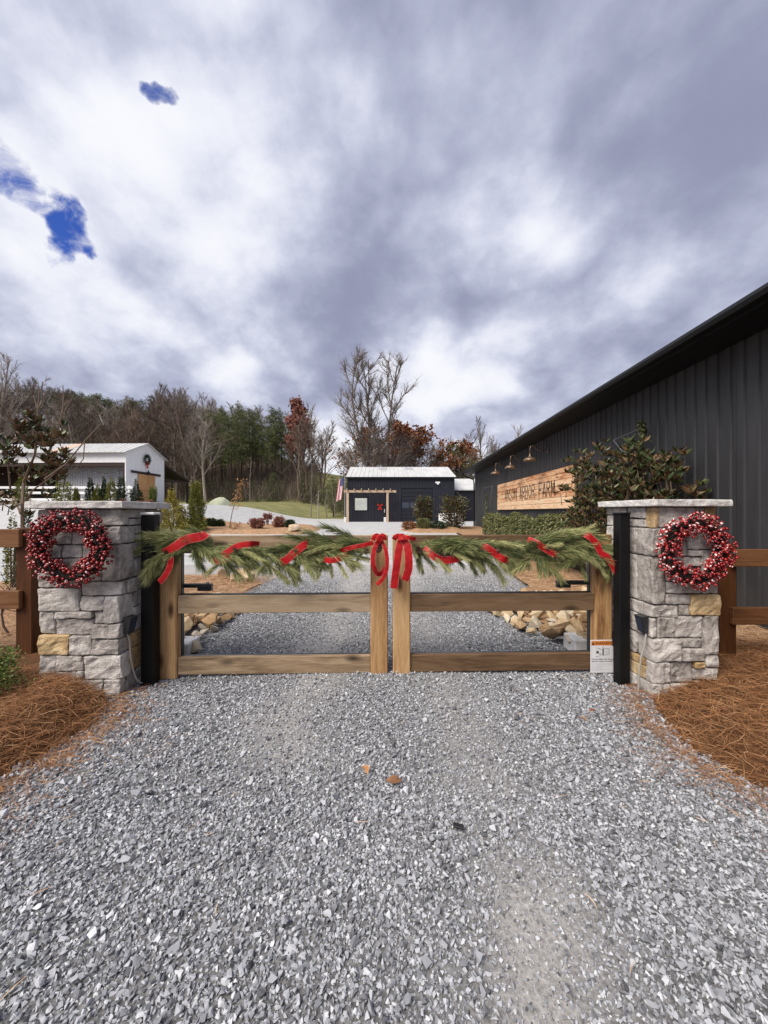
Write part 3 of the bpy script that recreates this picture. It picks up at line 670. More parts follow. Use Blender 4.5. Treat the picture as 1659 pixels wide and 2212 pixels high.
RF = fr([(710, 768, 140, 318, 1), (768, 1072, 140, 318, 0), (1072, 1138, 140, 186, 0), (1072, 1138, 186, 318, 0), (1138, 1240, 140, 318, 1),
         (710, 822, 318, 556, 0), (822, 1000, 318, 420, 0), (1000, 1240, 318, 500, 0), (822, 1000, 420, 556, 0), (1000, 1110, 500, 556, 0), (1110, 1240, 500, 700, 0),
         (822, 1110, 556, 640, 0), (822, 1110, 640, 762, 0), (1110, 1240, 700, 780, 0), (710, 822, 556, 956, 0), (822, 1105, 762, 867, 0), (1105, 1240, 780, 867, 0),
         (822, 1010, 867, 956, 0), (1010, 1250, 867, 1048, 1), (710, 926, 956, 1068, 0), (926, 1010, 956, 1050, 0),
         (710, 757, 1068, 1238, 0), (757, 900, 1062, 1238, 0), (900, 1122, 1050, 1240, 0), (1122, 1240, 1048, 1372, 0),
         (710, 945, 1238, 1432, 0), (945, 1122, 1240, 1322, 0), (945, 1135, 1322, 1428, 0), (1135, 1240, 1372, 1487, 0),
         (710, 860, 1432, 1612, 0), (860, 1043, 1430, 1612, 0), (1043, 1135, 1430, 1490, 1), (1043, 1240, 1489, 1590, 0), (710, 860, 1612, 1725, 0), (860, 1060, 1612, 1725, 0), (1060, 1240, 1590, 1725, 0)], 710, 530, 1725, 1585)
GA = .030                          # the gate line runs slightly away to the right
GR = math.atan(GA)
WL, WR = .65, .555
pl = pillar((-2.129 - WL * math.cos(GR), 3.10 - WL * math.sin(GR), 0), GR, WL, .62, 1.525, LF, None, True, 'grey stacked stone gate pillar with one yellow stone low on its outer edge', .062, ((.12, .30),))
pr_ = pillar((2.166, 3.10, 0), GR, WR, .62, 1.542, RF, None, False, 'grey stacked stone gate pillar with yellow stones at the top and middle', .058, ((.08, .2),))

# ------------------------------------------------------------------ steel hinge posts
def steel_post(x0, x1, y0, lab, capwhite):
    t = thing('hinge_post', lab, 'post', ((x0 + x1) / 2, y0, 0), GR); wd = (x1 - x0) / 2
    MB().bbox(-wd, wd, 0, .10, -.02, 1.475, .006).build('column', MAT['steel'], t)
    MB().bbox(-wd - .004, wd + .004, -.004, .104, 1.475, 1.497, .006).build('cap_plate', MAT['white'] if capwhite else MAT['steel'], t)
    for z in (.30, 1.0):
        MB().bbox(-.03, .03, .103, .14, z, z + .14, .006).build('hinge', MAT['steel'], t)
    return t
steel_post(-2.092, -1.980, 3.30, 'black steel hinge post beside the pillar with the conduit curving right', True)
steel_post(2.028, 2.120, 3.30, 'black steel hinge post behind the warning sign', False)

# ------------------------------------------------------------------ gates
def gate(loc, Lg, rail, lab):
    t = thing('wooden_gate', lab, 'gate', loc, GR); PW = .158
    for x0 in (0, Lg - PW): MB().bbox(x0, x0 + PW, -.02, .075, .004, 1.292, .009).build('post', MAT['post'], t)
    for z0, z1 in ((1.128, 1.288), (.588, .745), (.036, .192)):
        MB().bbox(PW + .001, Lg - PW - .001, .0, .05, z0, z1, .005).build('rail', rail, t)
    f = MB()
    for z in (1.246, .715, .150): f.box(.16, Lg - .16, .053, .10, z, z + .035)
    f.box(.10, .158, .078, .125, .02, 1.28); f.box(Lg - .158, Lg - .10, .078, .125, .02, 1.28)
    f.build('steel_frame', MAT['barmat'], t)
    return t
gate((-2.011, 3.44, 0), 2.047, MAT['railL'], 'wooden gate leaf with pale greyish rails, nearer the barn')
gate((.082, 3.5025, 0), 2.026, MAT['railR'], 'wooden gate leaf with dark brown knotty rails and warning sign')
def opener(x0, x1, y, z, lab):
    t = thing('gate_opener', lab, 'gate opener', (x0, y, z), 0)
    L = x1 - x0
    MB().bbox(0, L, -.03, .03, 0, .035, .006).build('arm', MAT['barmat'], t)
    tip = 0 if L < 0 else L
    bx = x1 - x0 if abs(x1) < abs(x0) else 0
    MB().tube([(bx * .96 + .02 * (1 if bx == 0 else -1), 0, .034), (bx * .96 + .02 * (1 if bx == 0 else -1), 0, .05)], .014, 8).build('bolt', MAT['galv'], t)
    MB().bbox(min(bx, bx + (-.13 if bx else .13)), max(bx, bx + (-.13 if bx else .13)), -.025, .025, -.03, -.002, .004).build('bracket', MAT['barmat'], t)
    return t
opener(-2.15, -1.63, 3.64, .785, 'black gate opener arm behind the pale railed gate leaf')
opener(1.67, 2.28, 3.72, .80, 'black gate opener arm behind the dark railed gate leaf')

# ------------------------------------------------------------------ side fences
def fence(x0, x1, y, post_x, rails, ptop, lab, sgn):
    t = thing('rail_fence', lab, 'fence', (post_x, y, 0), 0)
    for dx in (0, sgn * 2.2):
        MB().bbox(dx - .078, dx + .078, -.078, .078, -.05, ptop, .008).build('post', MAT['fence'], t)
    a, b = sorted((sgn * .0, sgn * 2.6))
    for z0, z1 in rails:
        MB().bbox(a, b, -.125, -.082, z0, z1, .005).build('rail', MAT['fencerail'], t)
    return t
fence(-6, -3.2, 3.70, -3.40, ((1.17, 1.34), (.595, .765), (.01, .18)), 1.352, 'dark brown stained rail fence with shrubs growing behind it', -1)
fence(3.2, 4.4, 3.66, 3.215, ((.995, 1.155), (.46, .618), (-.02, .115)), 1.19, 'dark brown stained rail fence in front of the black wall', 1)

# ------------------------------------------------------------------ flood lights and conduits on the pillars
def flood(loc, sgn, lab):
    t = thing('flood_light', lab, 'floodlight', loc, 0)
    m = MB(); v = [(0, -.035, .085), (sgn * .055, -.035, .075), (sgn * .055, .06, .075), (0, .06, .085), (0, -.035, -.06), (sgn * .028, -.03, -.055), (sgn * .028, .05, -.055), (0, .05, -.06)]
    f = [(0, 1, 2, 3), (7, 6, 5, 4), (0, 4, 5, 1), (1, 5, 6, 2), (2, 6, 7, 3), (3, 7, 4, 0)]
    m.add(v, f).build('housing', MAT['barmat'], t)
    MB().add([(sgn * .0565, -.027, .066), (sgn * .0565, .052, .066), (sgn * .031, .043, -.047), (sgn * .031, -.022, -.047)], [(0, 1, 2, 3)]).build('lens', MAT['glass'], t)
flood((-2.122, 3.17, .555), 1, 'small dark floodlight on the pillar beside the pale railed gate')
flood((2.158, 3.17, .565), -1, 'small dark floodlight on the pillar beside the warning sign')
MAT['conduit'] = plain('beige conduit', (.40, .37, .33), .6)
def conduit(pts, lab):
    from mathutils import geometry
    P_ = [Vector(p) for p in pts]; out = []
    for i in range(len(P_) - 1):
        p0 = P_[max(i - 1, 0)]; p3 = P_[min(i + 2, len(P_) - 1)]
        for k in range(6):
            u = k / 6; a, b = P_[i], P_[i + 1]
            out.append(.5 * ((2 * a) + (b - p0) * u + (2 * p0 - 5 * a + 4 * b - p3) * u * u + (3 * a - p0 - 3 * b + p3) * u ** 3))
    out.append(P_[-1])
    o = MB().tube(out, .0072, 8).build('conduit', MAT['conduit'], None, True); tag(o, lab, 'conduit')
conduit([(-2.115, 3.16, .50), (-2.10, 3.17, .43), (-2.095, 3.18, .28), (-2.09, 3.22, .13), (-2.08, 3.27, .05), (-2.075, 3.33, .02)], 'pale flexible conduit drooping from the floodlight to the black post')
conduit([(2.150, 3.15, .50), (2.135, 3.15, .40), (2.115, 3.16, .30), (2.105, 3.17, .15), (2.105, 3.18, 0.0)], 'pale flexible conduit running from the floodlight into the pine straw')

# ------------------------------------------------------------------ berry wreaths
def ico(sub):
    bm = bmesh.new(); bmesh.ops.create_icosphere(bm, subdivisions=sub, radius=1)
    V = np.array([v.co[:] for v in bm.verts]); bm.verts.index_update(); F = np.array([[v.index for v in f.verts] for f in bm.faces]); bm.free(); return V, F
IV, IF = ico(2)
berry_me = [mesh_np('berry', IV * s_, IF) for s_ in (.0098, .0112, .0125)]
for m_ in berry_me: m_.materials.append(MAT['berry']); m_.polygons.foreach_set('use_smooth', [True] * len(m_.polygons))
def wreath(loc, rz, R, r_t, sx, lab, seed, N=860):
    t = thing('berry_wreath', lab, 'wreath', loc, rz); r = random.Random(seed); pts = []
    tw = MB()
    while len(pts) < N:
        a = r.uniform(0, 2 * PI); ph = r.uniform(0, 2 * PI); rho = r_t * math.sqrt(r.uniform(.25, 1)) * (1 + .22 * (r.random() < .10))
        rr_ = R + rho * math.cos(ph) * 1.0 + .012 * math.sin(a * 5 + seed); dy = -.075 + rho * math.sin(ph) * .75
        if dy > -.012: dy = -.012 - r.random() * .02
        p = Vector((rr_ * math.cos(a) * sx, dy, rr_ * math.sin(a)))
        if any((p - q).length < .0125 for q in pts[-90:]): continue
        pts.append(p)
        if r.random() < .55:
            c = Vector((R * math.cos(a + r.uniform(-.22, .0)) * sx, -.05, R * math.sin(a + r.uniform(-.22, .0))))
            tw.tube([c, (c + p) / 2 + Vector((0, -.01, .004)), p], [.0028, .002, .0015], 4, False)
    ring = MB(); n = 40
    for w_ in range(7):
        pts_r = []
        for k in range(n + 1):
            a = 2 * PI * k / n; q = R + .030 * math.cos(a * 4 + w_ * .9); pts_r.append((q * math.cos(a) * sx, -.05 + .022 * math.sin(a * 4 + w_ * .9), q * math.sin(a)))
        ring.tube(pts_r, .011, 5, False)
    ring.build('twig_ring', MAT['wreathtwig'], t); tw.build('twig', MAT['wreathtwig'], t)['kind'] = 'stuff'
    pts.sort(key=lambda p: p.y)
    for i, p in enumerate(pts[:300]):
        o = bpy.data.objects.new('berry', berry_me[i % 3]); COL.objects.link(o); o.parent = t; o.location = p; o.rotation_euler = (r.uniform(0, 6), r.uniform(0, 6), r.uniform(0, 6))
    PP = np.array([p[:] for p in pts[300:]])
    V = (IV[None] * .011 + PP[:, None, :]).reshape(-1, 3); F = (IF[None] + (np.arange(len(PP)) * len(IV))[:, None, None]).reshape(-1, 3)
    o = link('berries', mesh_np('berries', V, F), MAT['berry'], t, True); o['kind'] = 'stuff'
    return t
wreath((-2.452, 3.063, 1.22), GR, .222, .088, 1.07, 'red berry wreath hanging on the pillar next to the magnolia', 3)
wreath((2.448, 3.09, 1.192), GR, .222, .085, 1.0, 'red berry wreath hanging on the pillar in front of the black wall', 8)

# ------------------------------------------------------------------ garlands
def sprig_mesh(seed, L, nl, n, droop):
    r = np.random.default_rng(seed); t = r.uniform(.04, 1, n) ** .85
    base = np.stack([t * L, .02 * L * np.sin(t * 3 + seed), -droop * L * t * t], 1)
    tang = np.stack([np.ones(n), np.zeros(n), -2 * droop * t], 1); tang /= np.linalg.norm(tang, axis=1)[:, None]
    ph = r.uniform(0, 2 * PI, n); a1 = np.cross(tang, [0, 1, 0]); a1 /= np.linalg.norm(a1, axis=1)[:, None]; a2 = np.cross(tang, a1)
    sp = r.uniform(.30, .75, n) * (1 - .35 * t)
    d = tang * np.cos(sp)[:, None] + (a1 * np.cos(ph)[:, None] + a2 * np.sin(ph)[:, None]) * np.sin(sp)[:, None]
    ln = nl * r.uniform(.75, 1.15, n)
    side = np.cross(d, r.normal(size=(n, 3))); side /= np.linalg.norm(side, axis=1)[:, None]
    grav = np.array([0, 0, -1.0])
    wd = .0013; V = []
    for q, k in ((0, .7), (.5, 1), (1, .25)):
        c = base + d * (ln * q)[:, None] + grav * (ln * .10 * q * q)[:, None]; V += [c - side * wd * k, c + side * wd * k]
    V = np.stack(V, 1).reshape(-1, 3); b = np.arange(n)[:, None] * 6
    F = np.concatenate([b + np.array([0, 1, 3, 2]), b + np.array([2, 3, 5, 4])])
    tone = np.clip(r.normal(.34 + .16 * (seed % 4), .22, n) + .16 * t, 0, 1); tn = np.repeat(tone, 6)
    # stem
    st = []; sf = []; m = 6; o = len(V)
    for i in range(m + 1):
        u = i / m * .97; c = np.array([u * L, .02 * L * math.sin(u * 3 + seed), -droop * L * u * u])
        for k in range(3):
            an = 2 * PI * k / 3; st.append(c + np.array([0, math.cos(an), math.sin(an)]) * .0028 * (1 - .6 * u))
    for i in range(m):
        for k in range(3): sf.append((o + i * 3 + k, o + i * 3 + (k + 1) % 3, o + (i + 1) * 3 + (k + 1) % 3, o + (i + 1) * 3 + k))
    me = mesh_np('pine_sprig', np.concatenate([V, np.array(st)]), np.concatenate([F, np.array(sf)]), np.concatenate([tn, np.full(len(st), .2)]))
    me.materials.append(MAT['needle']); return me
SPR = [sprig_mesh(40 + i, L, nl, n, dr) for i, (L, nl, n, dr) in enumerate([(.30, .105, 360, .10), (.26, .115, 330, .18), (.34, .095, 400, .26), (.28, .08, 380, .22), (.24, .115, 300, .06), (.32, .075, 420, .26), (.20, .105, 280, .12), (.30, .065, 400, .22)])]
def gate_pt(px, py, dy=0.0):
    """point of the (traced) picture on a plane dy metres in front of the gate"""
    k = (px - 829.5) / FD; Y = (3.50 - dy) / (1 - GA * k); return Vector((k * Y, Y, CAMH - (py - 1106) / FD * Y))
def ribbon(par, pts, width, name='ribbon', n=10, twist=None):
    """a band along a smooth path; its width lies across the path in the gate plane, bowed outwards"""
    P_ = [Vector(p) for p in pts]; C = []
    for i in range(len(P_) - 1):
        p0 = P_[max(i - 1, 0)]; p3 = P_[min(i + 2, len(P_) - 1)]
        for k in range(n):
            u = k / n; a, b = P_[i], P_[i + 1]
            C.append(.5 * ((2 * a) + (b - p0) * u + (2 * p0 - 5 * a + 4 * b - p3) * u * u + (3 * a - p0 - 3 * b + p3) * u ** 3))
    C.append(P_[-1]); m = MB(); V = []; F = []; MI = []; N_ = len(C)
    for i, c in enumerate(C):
        d = (C[min(i + 1, N_ - 1)] - C[max(i - 1, 0)]).normalized(); tw = (twist[0] + (twist[1] - twist[0]) * i / (N_ - 1)) if twist else 0
        s_ = d.cross(Vector((0, -1, 0)))
        if s_.length < .2: s_ = Vector((1, 0, 0))
        s_.normalize(); nn = s_.cross(d).normalized(); s2 = s_ * math.cos(tw) + nn * math.sin(tw); nf = s2.cross(d).normalized()
        wv = .004 * math.sin(i * .9 + width * 300)
        for q in (-.5, -.455, -.2, .2, .455, .5):
            V.append(c + s2 * q * width + Vector((0, -.0015 * (1 - (2 * q) ** 2) + wv * q, 0)))
    for i in range(N_ - 1):
        for k in range(5): F.append((i * 6 + k, i * 6 + k + 1, (i + 1) * 6 + k + 1, (i + 1) * 6 + k)); MI.append(1 if k in (0, 4) else 0)
    m.add([v - par.location for v in V], F); o = m.build(name, MAT['ribbon'], par, True); o.data.materials.append(MAT['edgehighlight']); o.data.polygons.foreach_set('material_index', MI); return o
def pine_cone(par, p, s_, seed):
    m = MB(); r = random.Random(seed); ax = Vector((r.uniform(-1, 1), -.6, r.uniform(-.8, .2))).normalized(); b1 = ax.orthogonal().normalized(); b2 = ax.cross(b1)
    for i in range(60):
        u = (i + .5) / 60; a = i * 2.399; rad = s_ * .55 * math.sin(PI * (.12 + .8 * u)) ** .8; c = p + ax * (u - .5) * s_ * 1.5
        o = b1 * math.cos(a) + b2 * math.sin(a); tp = c + o * rad + ax * s_ * .12; tn_ = ax.cross(o)
        m.add([c, c + o * rad * .6 + tn_ * s_ * .15, tp, c + o * rad * .6 - tn_ * s_ * .15, c + o * rad * .7 - ax * s_ * .06], [(0, 1, 2, 3), (0, 4, 1), (1, 4, 2), (2, 4, 3), (3, 4, 0)])
    return m.build('pine_cone', MAT['cone'], par)
def place_sprig(par, p, direc, r, roll=.5, sc=None):
    d = Vector(direc).normalized(); up = Vector((r.uniform(-roll, roll), r.uniform(-roll, roll), 1)); y = up.cross(d).normalized(); z = d.cross(y)
    M = Matrix((d, y, z)).transposed().to_4x4(); M.translation = p - par.location; s_ = sc or r.uniform(.78, 1.08)
    o = bpy.data.objects.new('pine_sprig', r.choice(SPR)); COL.objects.link(o); o.parent = par; o.matrix_local = M @ Matrix.Scale(s_, 4); return o
# left garland: path of its spine (traced), direction of growth to the right except at its far end
def garland(lab, spine, seed, plan, origin):
    t = thing('garland', lab, 'garland', origin, 0); r = random.Random(seed)
    sx_ = [s_[0] for s_ in spine]; sy_ = [s_[1] for s_ in spine]
    MB().tube([gate_pt(a, b, .075) - t.location for a, b in spine], .012, 6).build('garland_stem', MAT['twig'], t)
    for (p0, p1, n, dirs) in plan:
        for i in range(n):
            px = r.uniform(p0, p1); py = float(np.interp(px, sx_, sy_)) + r.uniform(-14, 11); p = gate_pt(px, py, r.uniform(.055, .115))
            dx, dz, spread = r.choice(dirs); down = dz < -.55; d = (dx + r.uniform(-spread, spread), r.uniform(-.35, .12), dz + r.uniform(-spread, spread))
            place_sprig(t, p, d, r, .5, r.uniform(.58, .80) if down else None)
    return t
gl = garland('pine garland with red ribbon on the gate leaf with pale rails', [(345, 1192), (400, 1180), (480, 1186), (560, 1192), (650, 1196), (720, 1192), (770, 1182), (815, 1172)], 5,
    [(352, 400, 20, [(-1, .25, .3), (-1, -.1, .3), (-.9, -.5, .3), (-1, .5, .3)]), (352, 400, 8, [(-.5, -1, .4), (-.7, -.8, .3)]), (430, 470, 7, [(-1, .75, .15), (-.9, .5, .2)]), (395, 470, 12, [(-1, .45, .25), (-.8, .25, .3), (1, -.1, .3)]), (400, 660, 34, [(1, -.45, .25), (1, -.8, .3), (1, -.15, .2), (.6, -1, .25), (1, .05, .2)]),
     (480, 650, 22, [(1, .0, .22), (1, -.3, .2), (-1, .25, .25), (-1, -.1, .2)]), (640, 745, 24, [(1, -.15, .25), (-.2, -1, .3), (1, -.6, .3), (1, .1, .2), (-1, .2, .25)]), (700, 812, 18, [(-1, .15, .25), (-1, -.25, .25), (-.8, -.6, .3), (-1, .40, .2)]), (790, 815, 5, [(-1, .12, .1), (-1, .25, .1)])], (-2.0, 3.36, 1.2))
gr_g = garland('pine garland with red ribbon on the gate leaf with dark rails', [(860, 1172), (920, 1180), (1000, 1186), (1080, 1184), (1160, 1184), (1220, 1178), (1270, 1182), (1325, 1195)], 6,
    [(866, 960, 20, [(1, -.30, .25), (1, -.65, .3), (1, .05, .2), (.5, -1, .25)]), (940, 1170, 34, [(1, -.1, .2), (1, .1, .2), (1, -.5, .25), (.75, -.8, .3), (-1, .1, .2)]), (1000, 1180, 16, [(.4, -1, .3), (.8, -.8, .3)]),
     (1140, 1225, 8, [(1, .75, .15), (1, .55, .15)]), (1140, 1250, 16, [(1, .5, .2), (1, .2, .2), (1, -.2, .2)]), (1180, 1290, 16, [(1, -.2, .25), (.5, -.8, .3), (-1, -.1, .25)]), (1270, 1325, 24, [(1, .15, .3), (1, -.35, .3), (.9, -.8, .3), (.4, -1, .3), (1, .4, .25)])], (.1, 3.42, 1.2))
RW = .062
def G(L, dy): return [gate_pt(a, b, dy + (c[0] if c else 0)) for (a, b, *c) in L]
rib_dy = .165
ribbon(gl, G([(446, 1152, -.07), (432, 1159), (400, 1167), (368, 1188), (352, 1196, -.05)], rib_dy), .078)
ribbon(gl, G([(360, 1190, -.04), (369, 1203), (367, 1222), (357, 1243), (344, 1258)], rib_dy), .050)
ribbon(gl, G([(560, 1176, -.08), (540, 1175), (512, 1180), (486, 1196), (470, 1206, -.06)], rib_dy), .052)
ribbon(gl, G([(508, 1198, -.05), (492, 1205), (470, 1212), (450, 1206, -.07)], rib_dy), .050)
ribbon(gl, G([(672, 1170, -.09), (655, 1179), (636, 1194), (618, 1210), (600, 1217, -.06)], rib_dy), .066)
ribbon(gl, G([(806, 1172, -.03), (785, 1178), (755, 1184), (735, 1190, -.06)], rib_dy), .040)
ribbon(gl, G([(752, 1198, -.05), (735, 1206), (712, 1211), (695, 1205, -.08)], rib_dy), .050)
ribbon(gr_g, G([(915, 1185, -.06), (935, 1200), (955, 1210), (985, 1207), (1004, 1199, -.07)], rib_dy), .066)
ribbon(gr_g, G([(1030, 1175, -.08), (1052, 1183), (1072, 1198), (1090, 1209), (1104, 1207, -.07)], rib_dy), .058)
ribbon(gr_g, G([(1140, 1165, -.07), (1160, 1174), (1178, 1186), (1200, 1197), (1215, 1196, -.07)], rib_dy), .055)
ribbon(gr_g, G([(1252, 1150, -.06), (1270, 1157), (1288, 1174), (1298, 1194), (1312, 1204), (1324, 1222), (1333, 1238)], rib_dy + .02), .056)
def bow(par, cx_, cy_, tails, loops, seed):
    for i, (wd, L) in enumerate(tails): ribbon(par, G(L, .17 + .012 * i), wd, 'bow_tail')
    for i, (wd, L) in enumerate(loops): ribbon(par, G(L, .19 + .01 * i), wd, 'bow_loop')
    c = gate_pt(cx_, cy_, .205) - par.location; V, F = rough_box(c.x - .026, c.x + .026, c.y - .014, c.y + .014, c.z - .030, c.z + .030, seed, .012, .012)
    MB().add(V, F).build('bow_knot', MAT['ribbon'], par)
bow(gl, 820, 1163, [(.040, [(819, 1168), (811, 1180, .02), (806, 1200, .03), (807, 1222, .03), (816, 1240, .0), (826, 1236, -.04), (832, 1226, -.06)]), (.034, [(823, 1168), (832, 1184, .02), (836, 1206, .02), (835, 1230, .02), (827, 1250, .01), (814, 1263, .0)])],
    [(.040, [(820, 1161), (814, 1157, .02), (809, 1160, .02), (805, 1167, .01)]), (.040, [(820, 1161), (826, 1157, .02), (830, 1160, .02), (831, 1167, .01)])], 2)
bow(gr_g, 866, 1160, [(.066, [(868, 1166), (862, 1185, .02), (858, 1215, .02), (854, 1243, .01), (851, 1271, .0)]), (.068, [(872, 1166), (880, 1182, .02), (883, 1207, .03), (882, 1232, .02), (874, 1254, .0)])],
    [(.044, [(866, 1160), (859, 1158, .02), (854, 1161, .02), (851, 1166, .0)]), (.036, [(868, 1159), (880, 1161, .02), (890, 1163, .01), (898, 1165, -.02)])], 4)
for px, py, s_ in ((361, 1194, .05), (508, 1185, .045), (790, 1190, .06), (818, 1182, .075), (638, 1187, .045)): pine_cone(gl, gate_pt(px, py, .15) - gl.location, s_, px)
for px, py, s_ in ((905, 1188, .06), (960, 1192, .06), (1075, 1190, .045), (1185, 1182, .05)): pine_cone(gr_g, gate_pt(px, py, .15) - gr_g.location, s_, px)

# ------------------------------------------------------------------ warning sign
def text_mesh(body, size, align='LEFT'):
    c = bpy.data.curves.new('lettering', 'FONT'); c.body = body; c.size = size; c.align_x = align; c.extrude = .0004; c.resolution_u = 3
    o = bpy.data.objects.new('lettering', c); COL.objects.link(o); bpy.context.view_layer.update()
    me = bpy.data.meshes.new_from_object(o.evaluated_get(bpy.context.evaluated_depsgraph_get())); bpy.data.objects.remove(o); bpy.data.curves.remove(c); return me
def put_text(par, body, x, y, z, width=None, size=.03, mat=None, bold=0, name='lettering', height=None):
    me = text_mesh(body, size); co = np.empty(len(me.vertices) * 3, np.float32); me.vertices.foreach_get('co', co); co = co.reshape(-1, 3)
    mn, mx_ = co.min(0), co.max(0); sx = (width / (mx_[0] - mn[0])) if width else 1; sy = (height / (mx_[1] - mn[1])) if height else sx
    V = np.stack([x + (co[:, 0] - mn[0]) * sx, np.full(len(co), y) - co[:, 2], z + (co[:, 1] - mn[1]) * sy], 1).astype(np.float32)
    me.vertices.foreach_set('co', V.ravel()); me.update(); me.materials.clear(); return link(name, me, mat, par)
sgn_p = gate_pt(1275, 1453.5, .03); sgn_t = thing('warning_sign', 'white warning sign with orange heading screwed to the gate', 'sign', sgn_p, GR)
MAT['signwhite'] = plain('sign white', (.74, .73, .75), .4, .4); MAT['signorange'] = plain('sign orange', (.72, .24, .05), .4, .4)
MAT['ink'] = plain('black ink', (.018, .016, .016), .5); MAT['inkgrey'] = plain('grey ink', (.36, .35, .37), .5); MAT['inkpale'] = plain('light grey ink', (.60, .60, .63), .5)
SW, SH = .224, .303
MB().bbox(0, SW, -.004, 0, 0, SH, .0018).build('panel', MAT['signwhite'], sgn_t)
MB().box(.008, SW - .006, -.0047, -.0042, SH - .05, SH - .009).build('heading_band', MAT['signorange'], sgn_t)
put_text(sgn_t, 'WARNING', .042, -.0052, SH - .044, .168, .05, MAT['ink'], height=.028)
MB().add([(.010, -.0052, SH - .045), (.038, -.0052, SH - .045), (.024, -.0052, SH - .016)], [(0, 1, 2)]).build('hazard_symbol', MAT['ink'], sgn_t)
MB().box(.0228, .0252, -.006, -.0053, SH - .036, SH - .026).box(.0228, .0252, -.006, -.0053, SH - .041, SH - .0385).build('hazard_mark', MAT['signorange'], sgn_t)
pg = MB(); q = -.0048
def flat(m, pts): m.add([(a * SW, q, b * SH) for a, b in pts], [tuple(range(len(pts)))])
def line(m, a, b, wd=.0022):
    A = Vector((a[0] * SW, 0, a[1] * SH)); B = Vector((b[0] * SW, 0, b[1] * SH)); d = (B - A).normalized(); s_ = Vector((-d.z, 0, d.x)) * wd / 2
    m.add([(p.x, q, p.z) for p in (A - s_, B - s_, B + s_, A + s_)], [(0, 1, 2, 3)])
pic = MB(); flat(pic, [(.50, .53), (.55, .53), (.55, .74), (.50, .74)]); flat(pic, [(.505, .74), (.525, .74), (.525, .80), (.505, .80)]); flat(pic, [(.24, .605), (.33, .605), (.36, .632), (.33, .66), (.24, .66)])
for a, b in (((.22, .765), (.38, .75)), ((.38, .75), (.50, .685)), ((.36, .75), (.48, .70)), ((.22, .59), (.46, .60)), ((.34, .54), (.47, .58)), ((.22, .49), (.42, .52)), ((.42, .52), (.48, .56)), ((.56, .75), (.78, .735)), ((.78, .735), (.78, .565)), ((.56, .53), (.78, .565))): line(pic, a, b)
pic.build('pictogram', MAT['ink'], sgn_t)
fine_l = MB()
for i in range(9): line(fine_l, (.585 + i * .022, .74), (.585 + i * .022, .55), .001)
for i in range(6): line(fine_l, (.24 + i * .03, .75), (.24 + i * .03, .67), .001)
fine_l.build('pictogram_hatching', MAT['inkgrey'], sgn_t)
fr_ = MB(); line(fr_, (.03, .455), (.97, .455), .0012); line(fr_, (.03, .03), (.97, .03), .001); line(fr_, (.03, .03), (.03, .84), .001); line(fr_, (.97, .03), (.97, .84), .001); fr_.build('border_line', MAT['inkpale'], sgn_t)
put_text(sgn_t, 'Moving Gate Can Cause', .012, -.0049, SH * .385, .200, .02, MAT['ink'], height=.0155)
put_text(sgn_t, 'Serious Injury or Death', .012, -.0049, SH * .325, .196, .02, MAT['ink'], height=.0155)
tl = MB(); r_ = random.Random(4)
for row, endx in ((.272, .93), (.238, .91), (.190, .84), (.150, .48), (.112, .74), (.080, .90)):
    u = .06
    while u < endx:
        l = r_.uniform(.05, .12); tl.add([(u * SW, q, row * SH), (min(u + l, endx) * SW, q, row * SH), (min(u + l, endx) * SW, q, (row + .016) * SH), (u * SW, q, (row + .016) * SH)], [(0, 1, 2, 3)]); u += l + .018
tl.build('small_print', MAT['inkpale'], sgn_t)

# ------------------------------------------------------------------ rocks beyond the gate
RH = [mesh_np('rock', *(lambda vf: (vf[0], vf[1]))(h)) for h in hull_variants(14, 11, .55, 9)]
for m_ in RH: m_.materials.append(MAT['rock'])
def bevel_rocks(mes, k):
    for m_ in mes:
        bm = bmesh.new(); bm.from_mesh(m_); bmesh.ops.bevel(bm, geom=bm.edges[:], offset=k, segments=1, affect='EDGES', clamp_overlap=True); bm.to_mesh(m_); bm.free()
bevel_rocks(RH, .028)
def rock_bed(label, inside, box, n, seed, smin, smax, zf):
    r = random.Random(seed); base = thing_bed = bpy.data.objects.new('rock_bed', None); COL.objects.link(base); base.location = (box[0], box[2], 0); base['kind'] = 'structure'; base['label'] = label
    done = []; tries = 0
    while len(done) < n and tries < 6000:
        tries += 1; x_, y_ = r.uniform(box[0], box[1]), r.uniform(box[2], box[3]); s_ = r.uniform(smin, smax)
        if not inside(x_, y_): continue
        lay = 0
        if any((x_ - a) ** 2 + (y_ - b) ** 2 < (.60 * (s_ + c)) ** 2 for a, b, c in done): continue
        done.append((x_, y_, s_))
    for i, (x_, y_, s_) in enumerate(done):
        o = bpy.data.objects.new('rock', r.choice(RH)); COL.objects.link(o); o.parent = base
        o.location = (x_ - box[0], y_ - box[2], zf(x_, y_) + s_ * .38); o.scale = (s_, s_ * r.uniform(.75, 1.1), s_ * r.uniform(.7, 1.1)); o.rotation_euler = (r.uniform(-.5, .5), r.uniform(-.5, .5), r.uniform(0, 6.3))
    return base
rock_bed('bed of tan field stones right of the drive behind the gate', lambda x_, y_: x_ > np.interp(y_, [4.0, 4.7, 5.7, 6.1], [1.98, 1.72, 1.50, 1.9]), (1.45, 3.3, 4.0, 6.2), 240, 5, .085, .175, lambda x_, y_: .03 + .12 * float(S((x_ - 1.6) / .8)))
rock_bed('bed of tan field stones left of the drive behind the gate', lambda x_, y_: x_ < np.interp(y_, [4.0, 4.4, 5.6], [-1.98, -2.05, -2.12]), (-3.6, -2.0, 4.0, 5.9), 120, 6, .085, .18, lambda x_, y_: .03 + .12 * float(S((-x_ - 2.0) / .6)))
